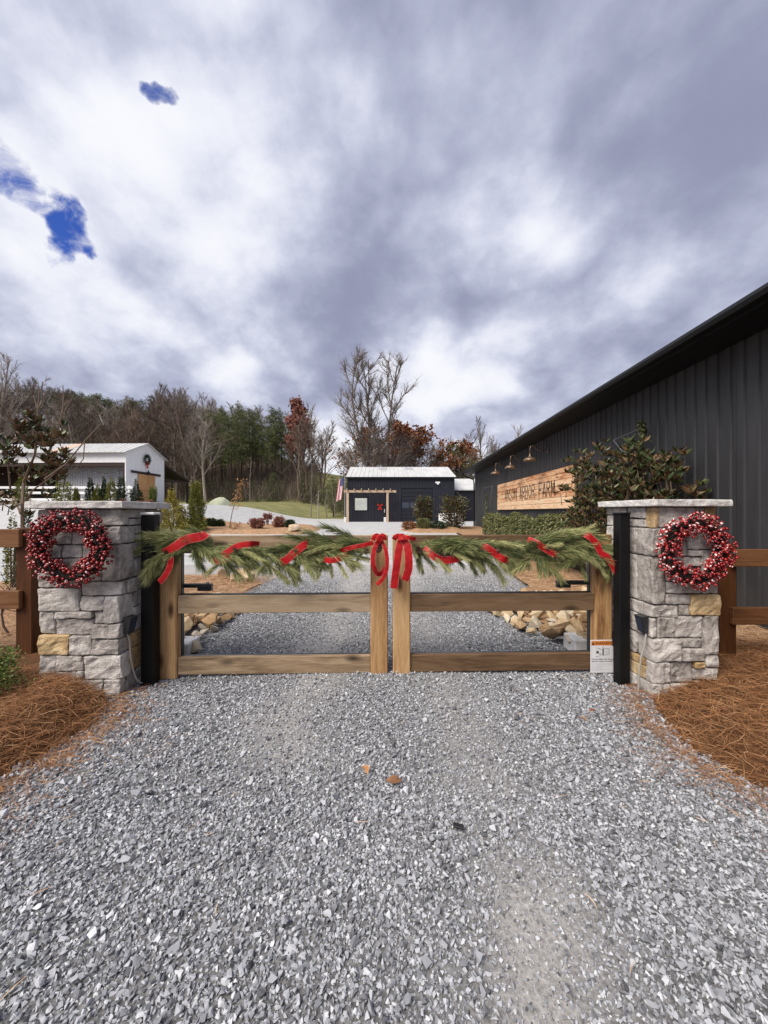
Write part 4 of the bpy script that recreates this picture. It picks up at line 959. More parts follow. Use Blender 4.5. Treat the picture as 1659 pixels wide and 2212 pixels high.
def block(x0, x1, y0, y1, h, lab):
    o = MB().bbox(x0, x1, y0, y1, -.02, h, .012).build('concrete_footing', MAT['concrete']); tag(o, lab, 'concrete block')
block(-2.50, -2.03, 3.98, 4.25, .13, 'white concrete footing block at the edge of the left field stones')
block(1.98, 2.42, 3.98, 4.25, .17, 'white concrete footing block behind the warning sign')
BH = hull_variants(4, 22, .5, 31)
def boulder(px, py_base, Y, wd, ht, dp, k, rz, lab, zoff=0):
    x_ = (px - 829.5) / FD * Y; m_ = mesh_np('boulder', BH[k][0] * np.array([wd / 2, dp / 2, ht / 1.15]), BH[k][1]); bm = bmesh.new(); bm.from_mesh(m_)
    bmesh.ops.bevel(bm, geom=bm.edges[:], offset=.03 * wd, segments=1, affect='EDGES', clamp_overlap=True); bm.to_mesh(m_); bm.free(); m_.materials.append(MAT['boulder'])
    o = link('boulder', m_, None); o.location = (x_, Y, Tz(x_, Y) + .05 + ht * .36 + zoff); o.rotation_euler = (0, 0, rz); tag(o, lab, 'boulder')
boulder(527, 1262, 7.9, .62, .34, .5, 0, .3, 'large tan boulder with a dark shaded front behind the gate')
boulder(484, 1258, 8.3, .30, .26, .3, 1, .8, 'small tan boulder touching the large boulder behind the gate')
boulder(635, 1152, 17.9, .72, .55, .6, 2, .2, 'pale boulder at the tip of the straw island bed')
boulder(600, 1130, 20.4, .85, .70, .7, 3, 1.2, 'pale boulder behind the red leaved shrub on the island bed')

# ------------------------------------------------------------------ foliage helpers
def leaf_cloud(P, D, L, wd, tone, r, fold=.25):
    """leaves: each a folded kite with 4 corner points; P bases, D directions"""
    n = len(P); D = D / np.linalg.norm(D, axis=1)[:, None]; s_ = np.cross(D, r.normal(size=(n, 3))); s_ /= np.linalg.norm(s_, axis=1)[:, None]; nn = np.cross(D, s_)
    L = np.broadcast_to(L, (n,))[:, None]; wd = np.broadcast_to(wd, (n,))[:, None]
    a = P; b = P + D * L * .45 + s_ * wd * .5 + nn * wd * fold; c = P + D * L - nn * wd * .15; d = P + D * L * .45 - s_ * wd * .5 + nn * wd * fold
    V = np.stack([a, b, c, d], 1).reshape(-1, 3); i = np.arange(n)[:, None] * 4
    F = np.concatenate([i + np.array([0, 1, 2]), i + np.array([0, 2, 3])]); return V, F, np.repeat(tone, 4)
def cloud_obj(name, V, F, tn_, mat, parent): return link(name, mesh_np(name, V, F, tn_), mat, parent)
def shrub(name, lab, cat, loc, h, rad, mat, profile, n, leaf, seed, stems=3, upw=.5, group=None, jag=.2, stem_mat=None, hole=.2, parent_rz=0):
    """shrub whose outline radius at relative height t is rad*profile(t)"""
    t = thing(name, lab, cat, loc, parent_rz, group); r = np.random.default_rng(seed); n = int(n * 2.0); leaf = (leaf[0] * 1.15, leaf[1] * 1.2)
    tt = r.uniform(.02, 1, n * 2); pr_s = np.array([profile(v) for v in tt]); keep = r.random(n * 2) < pr_s / max(.01, pr_s.max()) + .05; tt = tt[keep][:n]; pr_s = pr_s[keep][:n]; n = len(tt)
    a = r.uniform(0, 2 * PI, n); lobes = 1 + jag * np.sin(a * 3 + tt * 9 + seed) + jag * .7 * np.sin(a * 5 - tt * 17) ; rr_ = rad * pr_s * lobes * np.sqrt(r.uniform(hole, 1, n)) * np.exp(r.normal(0, .13, n)); tt = tt * (1 + r.normal(0, .05, n))
    P_ = np.stack([np.cos(a) * rr_, np.sin(a) * rr_, tt * h], 1); D = np.stack([np.cos(a), np.sin(a), np.full(n, upw)], 1) + r.normal(0, .45, (n, 3))
    V, F, tn_ = leaf_cloud(P_, D, leaf[0] * r.uniform(.7, 1.2, n), leaf[1], np.clip(r.normal(.5, .22, n), 0, 1), r)
    m = MB(); q = random.Random(seed)
    for k in range(stems):
        an = q.uniform(0, 6.3); m.tube([(0.02 * math.cos(an), .02 * math.sin(an), -.03), (rad * .25 * math.cos(an), rad * .25 * math.sin(an), h * .4), (rad * .35 * math.cos(an), rad * .35 * math.sin(an), h * .82)], [h * .012 + .004, h * .008 + .002, .002], 5)
    m.build('stem', stem_mat or MAT['twig'], t); cloud_obj('foliage', V, F, tn_, mat, t); return t
cone_p = lambda t: (1 - t) ** .8 * .95 + .05
col_p = lambda t: (1 - max(0, t - .35) ** 1.3 * 1.65) * (.80 + .2 * math.sin(t * 3)) if t < .97 else .12
ball_p = lambda t: math.sqrt(max(0, 1 - (2 * t - 1) ** 2)) + .08
vase_p = lambda t: .25 + .75 * math.sin(min(1, t * 1.15) * PI * .62)
def at(px, Y): return (px - 829.5) / FD * Y
def base_at(px, Y, dz=0): x_ = at(px, Y); return (x_, Y, Tz(x_, Y) + dz)
def h_for(py, Y, x_): return CAMH + (1106 - py) / FD * Y - Tz(x_, Y)

# ------------------------------------------------------------------ the long black building (right)
AL = math.radians(2.0)     # the yard's grid is turned a little
def fr_pt(u, v, z): return Vector((u * math.cos(AL) + v * math.sin(AL), -u * math.sin(AL) + v * math.cos(AL), z))
D0, DE, V0, V1 = 4.45, 3.86, -3.0, 22.2
bld = thing('black_barn', 'long black ribbed metal building with a deep eave beside the drive', 'building', (0, 0, 0), -AL)
def ribbed_panel(u, v0, v1, z0, z1, ribs=4, face=-1, d=.022, rw=.045):
    """vertical metal panel lying in a plane of constant u, ribs proud towards face"""
    prof = []; st = (v1 - v0) / ribs
    for k in range(ribs):
        b = v0 + k * st; prof += [(b + .002, 0), (b + st * .5 - rw / 2 - .012, 0), (b + st * .5 - rw / 2, d), (b + st * .5 + rw / 2, d), (b + st * .5 + rw / 2 + .012, 0)]
    prof += [(v1 - .002, 0)]
    m = MB(); V = []; F = []
    for v, o in prof:
        for z in (z0, z1): V.append((u + face * o, v, z))
    for i in range(len(prof) - 1): F.append((2 * i, 2 * i + 2, 2 * i + 3, 2 * i + 1) if face < 0 else (2 * i, 2 * i + 1, 2 * i + 3, 2 * i + 2))
    # thickness
    o = len(V)
    V += [(u - face * .02, v0 + .002, z0), (u - face * .02, v1 - .002, z0), (u - face * .02, v1 - .002, z1), (u - face * .02, v0 + .002, z1)]
    F.append((o, o + 1, o + 2, o + 3) if face > 0 else (o + 3, o + 2, o + 1, o))
    m.add(V, F); return m
v = V0; pw = .82
while v < V1 - .01:
    v2 = min(v + pw, V1); ribbed_panel(D0, v, v2, -.06, 3.74, max(1, round((v2 - v) / .205))).build('wall_panel', MAT['blackwall'], bld); v = v2
MB().box(D0 + .025, D0 + 12, V1 - .03, V1, -.06, 3.74).build('end_wall', MAT['blackwall'], bld)
MB().box(D0 + .03, D0 + 12, V0, V0 + .03, -.06, 3.74).build('end_wall', MAT['blackwall'], bld)
MB().box(DE + .02, D0 - .03, V0 - .2, V1 + .25, 3.70, 3.72).build('soffit', MAT['steel'], bld)
MB().box(DE - .012, DE + .018, V0 - .2, V1 + .25, 3.69, 3.84).build('fascia', MAT['steel'], bld)
g_ = MB(); gp = [(DE - .014, 3.84), (DE - .10, 3.835), (DE - .125, 3.78), (DE - .105, 3.73), (DE - .014, 3.72)]
vv = [V0 - .2, V1 + .25]; VV = [(a, b_, c) for b_ in vv for (a, c) in gp]; n5 = len(gp)
g_.add(VV, [(i, i + 1, n5 + i + 1, n5 + i) for i in range(n5 - 1)] + [tuple(range(n5))[::-1], tuple(range(n5, 2 * n5))]); g_.build('gutter', MAT['steel'], bld)
MB().add([(DE - .02, V0 - .2, 3.845), (D0 + 6, V0 - .2, 5.6), (D0 + 6, V1 + .25, 5.6), (DE - .02, V1 + .25, 3.845), (DE - .02, V0 - .2, 3.875), (D0 + 6, V0 - .2, 5.63), (D0 + 6, V1 + .25, 5.63), (DE - .02, V1 + .25, 3.875)], [(0, 3, 2, 1), (4, 5, 6, 7), (0, 1, 5, 4), (1, 2, 6, 5), (2, 3, 7, 6), (3, 0, 4, 7)]).build('roof', MAT['blackwall'], bld)
MB().tube([(DE - .06, V1 + .12, 3.74), (DE - .05, V1 + .12, 3.60), (D0 - .10, V1 - .1, 3.35), (D0 - .07, V1 - .08, 3.1), (D0 - .07, V1 - .08, .1)], .04, 8).build('downspout', MAT['steel'], bld)
# sign on the wall
sg = thing('farm_sign', 'long cedar plank sign reading ANSON ARBOR FARM on the black wall', 'sign', fr_pt(D0 - .03, 9.63, 1.59), -AL)
SLn, nb = 7.3, 7; ph = 1.09 / nb; rs = random.Random(3)
for i in range(nb):
    cuts = [0, rs.uniform(2, 5), SLn]
    for a, b in zip(cuts, cuts[1:]): MB().bbox(-.055 + rs.uniform(-.006, .004), -.012, a + .003, b - .003, i * ph + .004, (i + 1) * ph - .004, .005).build('plank', MAT['signwood'], sg)
MB().box(-.011, -.001, .02, SLn - .02, .02, 1.07).build('backing', MAT['steel'], sg)
# stroke lettering
GL = {'A': ([(0, 0), (.5, 1), (1, 0)], [(-.15, .3), (.8, .3)]), 'N': ([(0, 0), (0, 1), (1, 0), (1, 1)],), 'S': ([(.95, .85), (.7, 1), (.3, 1), (.05, .82), (.12, .6), (.85, .42), (.95, .18), (.7, 0), (.3, 0), (.03, .14)],),
      'O': ([(.5, 1), (.2, .9), (.02, .6), (.02, .4), (.2, .1), (.5, 0), (.8, .1), (.98, .4), (.98, .6), (.8, .9), (.5, 1)],), 'R': ([(0, 0), (0, 1), (.65, 1), (.92, .88), (.92, .66), (.65, .53), (0, .53)], [(.45, .53), (1, 0)]),
      'B': ([(0, 0), (0, 1), (.6, 1), (.88, .9), (.88, .66), (.6, .54), (0, .54)], [(.6, .54), (.97, .42), (.97, .13), (.65, 0), (0, 0)]), 'F': ([(0, 0), (0, 1), (.9, 1)], [(0, .53), (.7, .53)]), 'M': ([(0, 0), (.1, 1), (.5, .25), (.9, 1), (1, 0)],)}
def stroke_letter(ch, u0, w_, z0, h_, par):
    m = MB()
    for ln in GL[ch]:
        for a, b in zip(ln, ln[1:]):
            A = Vector((0, u0 - a[0] * w_, z0 + a[1] * h_)); B = Vector((0, u0 - b[0] * w_, z0 + b[1] * h_)); d = (B - A).normalized(); s_ = Vector((0, -d.z, d.y)) * .013; e = d * .010
            pts = [A - s_ - e, B - s_ + e, B + s_ + e, A + s_ - e]; V = [(-.066, p.y, p.z) for p in pts] + [(-.058, p.y, p.z) for p in pts]
            m.add(V, [(0, 1, 2, 3), (0, 4, 5, 1), (1, 5, 6, 2), (2, 6, 7, 3), (3, 7, 4, 0)])
    return m.build('letter', MAT['ink'], par)
# runs from far (left in view) to near
txt = 'ANSON ARBOR FARM'; u = 15.7 - 9.63; adv = (15.7 - 10.75) / len(txt)
for ch in txt:
    if ch != ' ': stroke_letter(ch, u, adv * (.72 if ch != 'M' else .85), .36, .43, sg)
    u -= adv
# gooseneck lamps
def lamp(v, lab):
    t = thing('gooseneck_lamp', lab, 'wall lamp', fr_pt(D0 - .025, v, 3.30), -AL)
    MB().lathe([(0, 0), (.06, 0), (.06, .02), (.02, .03)], 12, M=Matrix.Rotation(-PI / 2, 4, 'Y')).build('wall_plate', MAT['bronze'], t)
    pts = [(-.02, 0, 0), (-.20, 0, .0), (-.30, 0, .02), (-.36, 0, .08), (-.40, 0, .14), (-.46, 0, .155), (-.51, 0, .12), (-.525, 0, .05), (-.525, 0, -.08)]
    MB().tube(pts, .013, 8).build('arm', MAT['bronze'], t, True)
    MB().lathe([(.022, 0), (.028, -.08), (.05, -.105), (.13, -.135), (.19, -.185), (.197, -.215), (.19, -.213), (.125, -.15), (.02, -.12)], 20, c=(-.525, 0, -.075)).build('shade', MAT['bronze'], t, True)
    return t
lamp(11.45, 'bronze gooseneck wall lamp nearest the magnolias'); lamp(13.4, 'middle bronze gooseneck wall lamp of the three above the farm sign'); lamp(15.4, 'bronze gooseneck wall lamp nearest the far end of the black wall')

# ------------------------------------------------------------------ far black garage
gx0, gx1, gy, gz = -3.26, 6.25, 34.0, .60
gar = thing('black_garage', 'black metal clad garage with white roof and timber pergola', 'building', (gx0, gy, gz), 0)
GW = gx1 - gx0; GH = 4.0; rz_ = 5.4
def front_panel(x0, x1, z0, z1, n):
    m = MB(); st = (x1 - x0) / n; V = []; F = []; prof = []
    for k in range(n): b = x0 + k * st; prof += [(b + .004, 0), (b + st - .07, 0), (b + st - .055, -.03), (b + st - .015, -.03)]
    prof += [(x1 - .002, 0)]
    for a, o in prof:
        for z in (z0, z1): V.append((a, o, z))
    for i in range(len(prof) - 1): F.append((2 * i, 2 * i + 2, 2 * i + 3, 2 * i + 1))
    return m.add(V, F)
dx0, dx1, dz1 = 1.55 - gx0, 4.35 - gx0, 2.92
for i in range(10):
    a, b = GW * i / 10, GW * (i + 1) / 10
    if a >= dx1 - .1 or b <= dx0 + .1: front_panel(a, b, 0, GH, 4).build('wall_panel', MAT['farwall'], gar)
    else: front_panel(a, b, dz1 + .1, GH, 4).build('wall_panel', MAT['farwall'], gar)
for a, b in ((GW * .5, dx0), (dx1, GW * .8)):
    if b - a > .05: front_panel(a, b, 0, dz1 + .1, 1).build('wall_panel', MAT['farwall'], gar)
bx = MB(); bx.box(0, .02, .04, 8.8, 0, GH); bx.box(GW - .02, GW, .04, 8.8, 0, GH); bx.box(.02, GW - .02, 8.78, 8.8, 0, GH); bx.box(.02, GW - .02, .06, .08, 0, GH); bx.build('shell', MAT['farwall'], gar)
for xg in (.0, GW - .03): MB().add([(xg, .02, GH), (xg, 8.8, GH), (xg, 4.4, rz_ - .05), (xg + .03, .02, GH), (xg + .03, 8.8, GH), (xg + .03, 4.4, rz_ - .05)], [(0, 1, 2), (3, 5, 4), (0, 2, 5, 3), (1, 4, 5, 2)]).build('gable', MAT['farwall'], gar)
rf = MB().add([(-.12, -.2, GH - .02), (GW + .12, -.2, GH - .02), (GW + .12, 4.4, rz_), (-.12, 4.4, rz_), (-.12, 9.0, GH - .02), (GW + .12, 9.0, GH - .02), (-.12, -.2, GH - .10), (GW + .12, -.2, GH - .10), (GW + .12, 4.4, rz_ - .08), (-.12, 4.4, rz_ - .08), (-.12, 9, GH - .1), (GW + .12, 9, GH - .1)], [(0, 1, 2, 3), (3, 2, 5, 4), (0, 6, 7, 1), (1, 7, 8, 2), (2, 8, 11, 5), (3, 9, 6, 0), (4, 10, 9, 3), (7, 6, 9, 8)]).build('roof', MAT['whiteroof'], gar)
sl_r = (rz_ - GH + .02) / 4.6
def on_roof(x_, y_, dz=.0): return (x_, y_, GH - .02 + (y_ + .2) * sl_r + dz)
rb = MB()
for k in range(26):
    x_ = -.1 + (GW + .2) * k / 25; rb.add([on_roof(x_ - .025, -.2, .004), on_roof(x_ + .025, -.2, .004), on_roof(x_ + .025, 4.39, .004), on_roof(x_ - .025, 4.39, .004), on_roof(x_ - .012, -.2, .035), on_roof(x_ + .012, -.2, .035), on_roof(x_ + .012, 4.39, .035), on_roof(x_ - .012, 4.39, .035)], [(0, 1, 5, 4), (4, 5, 6, 7), (1, 2, 6, 5), (3, 0, 4, 7)])
rb.build('roof_rib', MAT['whiteroof'], rf)
for xa in (2.75, 5.25): MB().add([on_roof(xa, 3.0, .02), on_roof(xa + .8, 3.0, .02), on_roof(xa + .8, 4.2, .02), on_roof(xa, 4.2, .02)], [(0, 1, 2, 3)]).build('skylight', MAT['skylight'], rf)
MB().box(-.14, GW + .14, -.235, -.203, GH - .14, GH - .01).build('eave_trim', MAT['steel'], gar)
gd = MB().box(dx0, dx1, .02, .055, 0, dz1).build('garage_door', MAT['fardoor'], gar)
for k in range(9):
    z0 = k * dz1 / 9; MB().bbox(dx0 + .03, dx1 - .03, -.012, .019, z0 + .02, z0 + dz1 / 9 - .02, .006).build('door_slat', MAT['fardoor'], gd)
for k in range(4):
    a = dx0 + .06 + k * (dx1 - dx0 - .06) / 4; MB().box(a, a + (dx1 - dx0) / 4 - .1, -.02, -.013, 1.26, 1.74).build('window', MAT['glass'], gd)
dr = MB().bbox(-.84 - gx0, .14 - gx0, -.05, -.032, 0, 2.05, .01).build('door', MAT['fardoor'], gar)
MB().bbox(.02 - gx0, .07 - gx0, -.10, -.052, .85, 1.15, .006).build('handle', MAT['white'], dr)
wf = MB().box(-2.62 - gx0, -1.44 - gx0, -.05, -.031, 1.0, 2.18).build('window', MAT['steel'], gar)
MB().box(-2.56 - gx0, -1.5 - gx0, -.06, -.051, 1.06, 2.12).build('pane', MAT['palepanel'], wf)
fl = MB(); fl.bbox(4.55 - gx0, 4.95 - gx0, -.12, -.032, 3.42, 3.58, .02); fl.bbox(4.68 - gx0, 4.82 - gx0, -.22, -.121, 3.30, 3.44, .02); fl.build('flood_light', MAT['white'], gar)
# pergola in front of it
pg_t = thing('pergola', 'timber pergola over the door of the black garage', 'pergola', (-3.3, 32.9, .6), 0)
for x_ in (.18, 3.60): 
    MB().bbox(x_ - .1, x_ + .1, 0, .2, 0, 2.55, .015).build('post', MAT['pergola'], pg_t); MB().bbox(x_ - .32, x_ - .102, -.02, .2, 0, .45, .02).build('post_base', MAT['concrete'], pg_t)
MB().bbox(-.15, 4.35, -.02, .12, 2.56, 2.76, .01).build('beam', MAT['pergola'], pg_t)
for k in range(7): MB().bbox(.1 + k * .62, .16 + k * .62, -.25, 1.04, 2.762, 2.90, .008).build('rafter', MAT['pergola'], pg_t)
dw = thing('door_wreath', 'dark wreath with a big red bow on the garage door', 'wreath', (-.36, 33.93, 2.05), 0)
MB().lathe([(.17, -.04), (.25, -.04), (.27, 0), (.25, .04), (.17, .04), (.15, 0), (.17, -.04)], 18, M=Matrix.Rotation(PI / 2, 4, 'X')).build('ring', MAT['conifer'], dw)
b_ = MB(); b_.add([(0, -.08, .05), (-.22, -.10, .2), (-.24, -.09, -.02)], [(0, 1, 2)]); b_.add([(0, -.08, .05), (.22, -.10, .2), (.24, -.09, -.02)], [(0, 2, 1)]); b_.add([(-.02, -.08, .05), (-.2, -.09, -.35), (-.06, -.09, -.38), (.0, -.08, .05)], [(0, 1, 2, 3)]); b_.add([(.02, -.08, .05), (.2, -.09, -.36), (.06, -.09, -.38), (0, -.08, .05)], [(0, 3, 2, 1)])
b_.build('bow', MAT['redbow'], dw)
# annex
an = thing('black_annex', 'low black annex with white roof joined behind the garage', 'building', (6.30, 36.5, .62), 0)
MB().box(0, 9, 0, 5, 0, 3.0).build('wall', MAT['farwall'], an); ar = MB().add([(-.05, -.3, 3.0), (9.1, -.3, 3.0), (9.1, 3.6, 4.35), (-.05, 3.6, 4.35), (-.05, -.3, 2.92), (9.1, -.3, 2.92), (9.1, 3.6, 4.27), (-.05, 3.6, 4.27)], [(0, 1, 2, 3), (0, 4, 5, 1), (3, 7, 4, 0), (4, 7, 6, 5)]).build('roof', MAT['whiteroof'], an)
MB().bbox(1.5, 4.4, -.04, -.003, .0, 2.45, .01).build('garage_door', MAT['fardoor'], an)
MB().box(1.2, 2.2, 1.6, 3.0, 3.68, 4.2)
o = MB().bbox(0, 2.0, 0, .5, 0, .8, .04).build('white_planter', MAT['white']); o.location = (4.75, 33.0, .6); tag(o, 'white box planter in front of the black garage', 'planter')
# flag
fg = thing('flag', 'stars and stripes flag hanging from a pole at the garage corner', 'flag', (-3.42, 33.6, .62), 0)
MB().tube([(0, 0, 0), (0, 0, 2.2), (.02, -.1, 4.1)], .025, 6).build('pole', MAT['galv'], fg)
MAT['flagred'] = plain('flag red', (.62, .17, .2), .8); MAT['flagwhite'] = plain('flag white', (.74, .70, .71), .8); MAT['flagblue'] = plain('flag blue', (.06, .07, .20), .8)
def flag_pt(a, b): # a along the stripes (fly), b across; hangs limp
    return (-.02 - b * .50 - a * .28 + .05 * math.sin(b * 9), -.10 + .06 * math.sin(b * 12 + a * 3), 3.95 - a * 1.95 - b * .22)
for i in range(13):
    V = []; F = []; n = 8
    for k in range(n + 1):
        for bb in (i / 13, (i + 1) / 13): V.append(flag_pt(k / n if i > 6 else k / n, bb))
    for k in range(n): F.append((2 * k, 2 * k + 1, 2 * k + 3, 2 * k + 2))
    if i < 7: F = F[3:]
    MB().add(V, F).build('stripe', MAT['flagred' if i % 2 == 0 else 'flagwhite'], fg)
V = []; n = 6
for k in range(n + 1):
    for bb in np.linspace(0, 7 / 13, 5): V.append(flag_pt(k / n * .375, bb))
cn = MB().add(V, [(k * 5 + j, k * 5 + j + 1, k * 5 + j + 6, k * 5 + j + 5) for k in range(n) for j in range(4)]).build('canton', MAT['flagblue'], fg)
stm = MB()
for a in np.linspace(.05, .33, 5):
    for bb in np.linspace(.05, .48, 5):
        c = Vector(flag_pt(a, bb)) + Vector((0, -.012, 0)); stm.add([c + Vector((.022 * math.cos(t_ * PI / 5 + PI / 2) * (1 if t_ % 2 == 0 else .4), 0, .022 * math.sin(t_ * PI / 5 + PI / 2) * (1 if t_ % 2 == 0 else .4))) for t_ in range(10)], [tuple(range(10))])
stm.build('stars', MAT['flagwhite'], cn)['kind'] = 'stuff'

# ------------------------------------------------------------------ white barn
barn = thing('white_barn', 'white barn with metal roof, cedar sliding doors and an open front', 'barn', fr_pt(-21.75, 30, 0), -AL)
BZ = 1.7; EZ = 6.42; RZ = 7.44; BD = 5.0; BL = 26.0
def gz_at(y_): return EZ + (RZ - EZ) * (1 - abs(y_ - BD / 2) / (BD / 2))
MB().add([(-.06, 0, BZ), (-.06, BD, BZ), (-.06, BD, EZ), (-.06, BD / 2, RZ - .05), (-.06, 0, EZ)], [(0, 1, 2, 3, 4)]).build('gable_backing', MAT['whitepaint'], barn)
z = BZ; bh = .19
while z < RZ - .12:
    z2 = z + bh; zt = min(z2, RZ - .06)
    ya, yb = (0, BD) if zt <= EZ else ((zt - EZ) / (RZ - EZ) * BD / 2, BD - (zt - EZ) / (RZ - EZ) * BD / 2)
    za, zb_ = (0, BD) if z <= EZ else ((z - EZ) / (RZ - EZ) * BD / 2, BD - (z - EZ) / (RZ - EZ) * BD / 2)
    if yb - ya > .1:
        MB().add([(.03, za, z), (.03, zb_, z), (.004, yb, zt), (.004, ya, zt), (-.055, za, z), (-.055, zb_, z), (-.055, yb, zt), (-.055, ya, zt)], [(0, 1, 2, 3), (0, 4, 5, 1), (1, 5, 6, 2), (3, 7, 4, 0)]).build('siding_board', MAT['whitepaint'], barn)
    z = z2
for y_ in (-.03, BD - .09): MB().bbox(.0, .05, y_, y_ + .12, BZ, EZ - .03, .008).build('corner_board', MAT['whitepaint'], barn)
r1 = MB().add([(.25, -.35, EZ - .14), (.25, BD / 2, RZ), (-BL, BD / 2, RZ), (-BL, -.35, EZ - .14), (.25, -.35, EZ - .20), (.25, BD / 2, RZ - .06), (-BL, BD / 2, RZ - .06), (-BL, -.35, EZ - .20)], [(0, 1, 2, 3), (4, 7, 6, 5), (0, 4, 5, 1), (0, 3, 7, 4)]).build('roof', MAT['whiteroof'], barn)
MB().add([(.25, BD + .3, EZ - .12), (.25, BD / 2, RZ), (-BL, BD / 2, RZ), (-BL, BD + .3, EZ - .12), (.25, BD + .3, EZ - .18), (.25, BD / 2, RZ - .06)], [(0, 3, 2, 1), (0, 1, 5, 4)]).build('roof', MAT['whiteroof'], barn)
slb = (RZ - EZ + .14) / (BD / 2 + .35)
def brp(x_, y_, dz): return (x_, y_, EZ - .14 + (y_ + .35) * slb + dz)
rb = MB()
for k in range(60):
    x_ = .2 - k * .43; rb.add([brp(x_ - .03, -.35, .003), brp(x_ + .03, -.35, .003), brp(x_ + .03, BD / 2, .003), brp(x_ - .03, BD / 2, .003), brp(x_ - .012, -.35, .035), brp(x_ + .012, -.35, .035), brp(x_ + .012, BD / 2, .035), brp(x_ - .012, BD / 2, .035)], [(0, 1, 5, 4), (4, 5, 6, 7), (1, 2, 6, 5), (3, 0, 4, 7)])
rb.build('roof_rib', MAT['whiteroof'], r1)
MB().add([brp(-6.4, -.3, .012), brp(-5.2, -.3, .012), brp(-5.2, BD / 2 - .05, .012), brp(-6.4, BD / 2 - .05, .012)], [(0, 1, 2, 3)]).build('roof_sheet', MAT['rust'], r1)
for k in range(14):
    a = -k * 1.85; MB().box(a - 1.845, a, -.02, .0, EZ - .95, EZ - .16).build('fascia_panel', MAT['whitepaint'], barn)
MB().bbox(-BL, -.05, .02, .22, EZ - 1.25, EZ - .96, .01).build('header_beam', MAT['darkwood'], barn)
for xp in (-.12, -6.6, -12.6, -18.6, -24.6): MB().bbox(xp - .12, xp + .05, .02, .2, BZ - .3, EZ - 1.26, .01).build('porch_post', MAT['darkwood'], barn)
def galv_panel(x0, x1, y_, z0, z1):
    prof = []; n = 5; st = (x1 - x0) / n; V = []
    for k in range(n): b = x0 + k * st; prof += [(b, 0), (b + st * .55, 0), (b + st * .65, -.035), (b + st * .9, -.035)]
    prof += [(x1 - .004, 0)]
    for a, o_ in prof: V += [(a, y_ + o_, z0), (a, y_ + o_, z1)]
    return MB().add(V, [(2 * i, 2 * i + 2, 2 * i + 3, 2 * i + 1) for i in range(len(prof) - 1)])
for k in range(6): galv_panel(-.25 - (k + 1) * 1.05, -.25 - k * 1.05, 1.1, BZ, EZ - .6).build('wall_panel', MAT['galv'], barn)
MB().box(-BL, -6.6, 4.0, 4.1, BZ, EZ).build('back_wall', MAT['darkwood'], barn)
MB().box(-6.62, -6.52, 1.2, 4.0, BZ, EZ - .3).build('partition', MAT['darkwood'], barn)
MB().bbox(.05, .12, .55, 4.4, 4.72, 4.92, .01).build('door_track', MAT['darkwood'], barn)
for y0, y1 in ((1.40, 2.49), (2.51, 3.60)):
    dr = MB().bbox(.06, .11, y0, y1, 2.0, 4.70, .01).build('sliding_door', MAT['doorwood'], barn)
    for zb0 in (2.02, 3.25, 4.52): MB().bbox(.111, .135, y0 + .02, y1 - .02, zb0, zb0 + .16, .006).build('ledge', MAT['doorwood'], dr)
MB().lathe([(.02, .0), (.05, -.12), (.14, -.2), (.15, -.24)], 12, c=(.22, 2.5, 5.12)).build('barn_lamp', MAT['steel'], barn)
# lean-to behind
ln = MB().add([(.1, BD + .1, 5.95), (.1, BD + 4.3, 4.75), (-14, BD + 4.3, 4.75), (-14, BD + .1, 5.95), (.1, BD + .1, 5.80), (.1, BD + 4.3, 4.6), (-14, BD + 4.3, 4.6), (-14, BD + .1, 5.80)], [(0, 1, 2, 3), (0, 4, 5, 1), (4, 7, 6, 5), (1, 5, 6, 2)]).build('lean_to_roof', MAT['darkwood'], barn)
for xp in (0, -4.5, -9): MB().bbox(xp - .1, xp + .08, BD + 4.0, BD + 4.18, BZ - .3, 4.62, .01).build('lean_to_post', MAT['darkwood'], barn)
MB().bbox(-.1, .08, BD + .2, BD + 4.2, 4.40, 4.60, .01).build('lean_to_beam', MAT['darkwood'], barn)
bw = thing('evergreen_wreath', 'dark evergreen wreath with a hanging red bow on the white barn gable', 'wreath', fr_pt(-21.75 + .06, 32.45, 6.02), -AL)
r = np.random.default_rng(5); n = 700; a = r.uniform(0, 2 * PI, n); rh = .30 + r.normal(0, .07, n); P_ = np.stack([r.uniform(.0, .12, n), rh * np.cos(a), rh * np.sin(a)], 1); Dv = np.stack([r.uniform(.1, .8, n), np.cos(a) * r.normal(.4, .6, n), np.sin(a) * r.normal(.4, .6, n)], 1)
V, F, tn_ = leaf_cloud(P_, Dv, .12, .035, np.clip(r.normal(.4, .2, n), 0, 1), r); cloud_obj('foliage', V, F, tn_, MAT['conifer'], bw)
MB().box(.10, .13, -.08, .08, -.75, -.30).box(.10, .14, -.16, .16, -.40, -.26).build('bow', MAT['redbow'], bw)
# string of bulbs under the eave
sb = thing('string_lights', 'string of small bulbs hanging under the open front of the white barn', 'string lights', fr_pt(-21.75, 30, 0), -AL)
cable = []; bl = MB()
for k in range(41):
    x_ = -.3 - k * .3; z_ = EZ - 1.45 - .35 * abs(math.sin(k * PI / 10)); cable.append((x_, .3, z_))
    if k % 2 == 0: MB().lathe([(.0, -.07), (.025, -.045), (.016, -.012), (0, 0)], 8, c=(x_, .3, z_ - .01)).build('bulb', MAT['white'], sb)
MB().tube(cable, .012, 4).build('cable', MAT['steel'], sb)
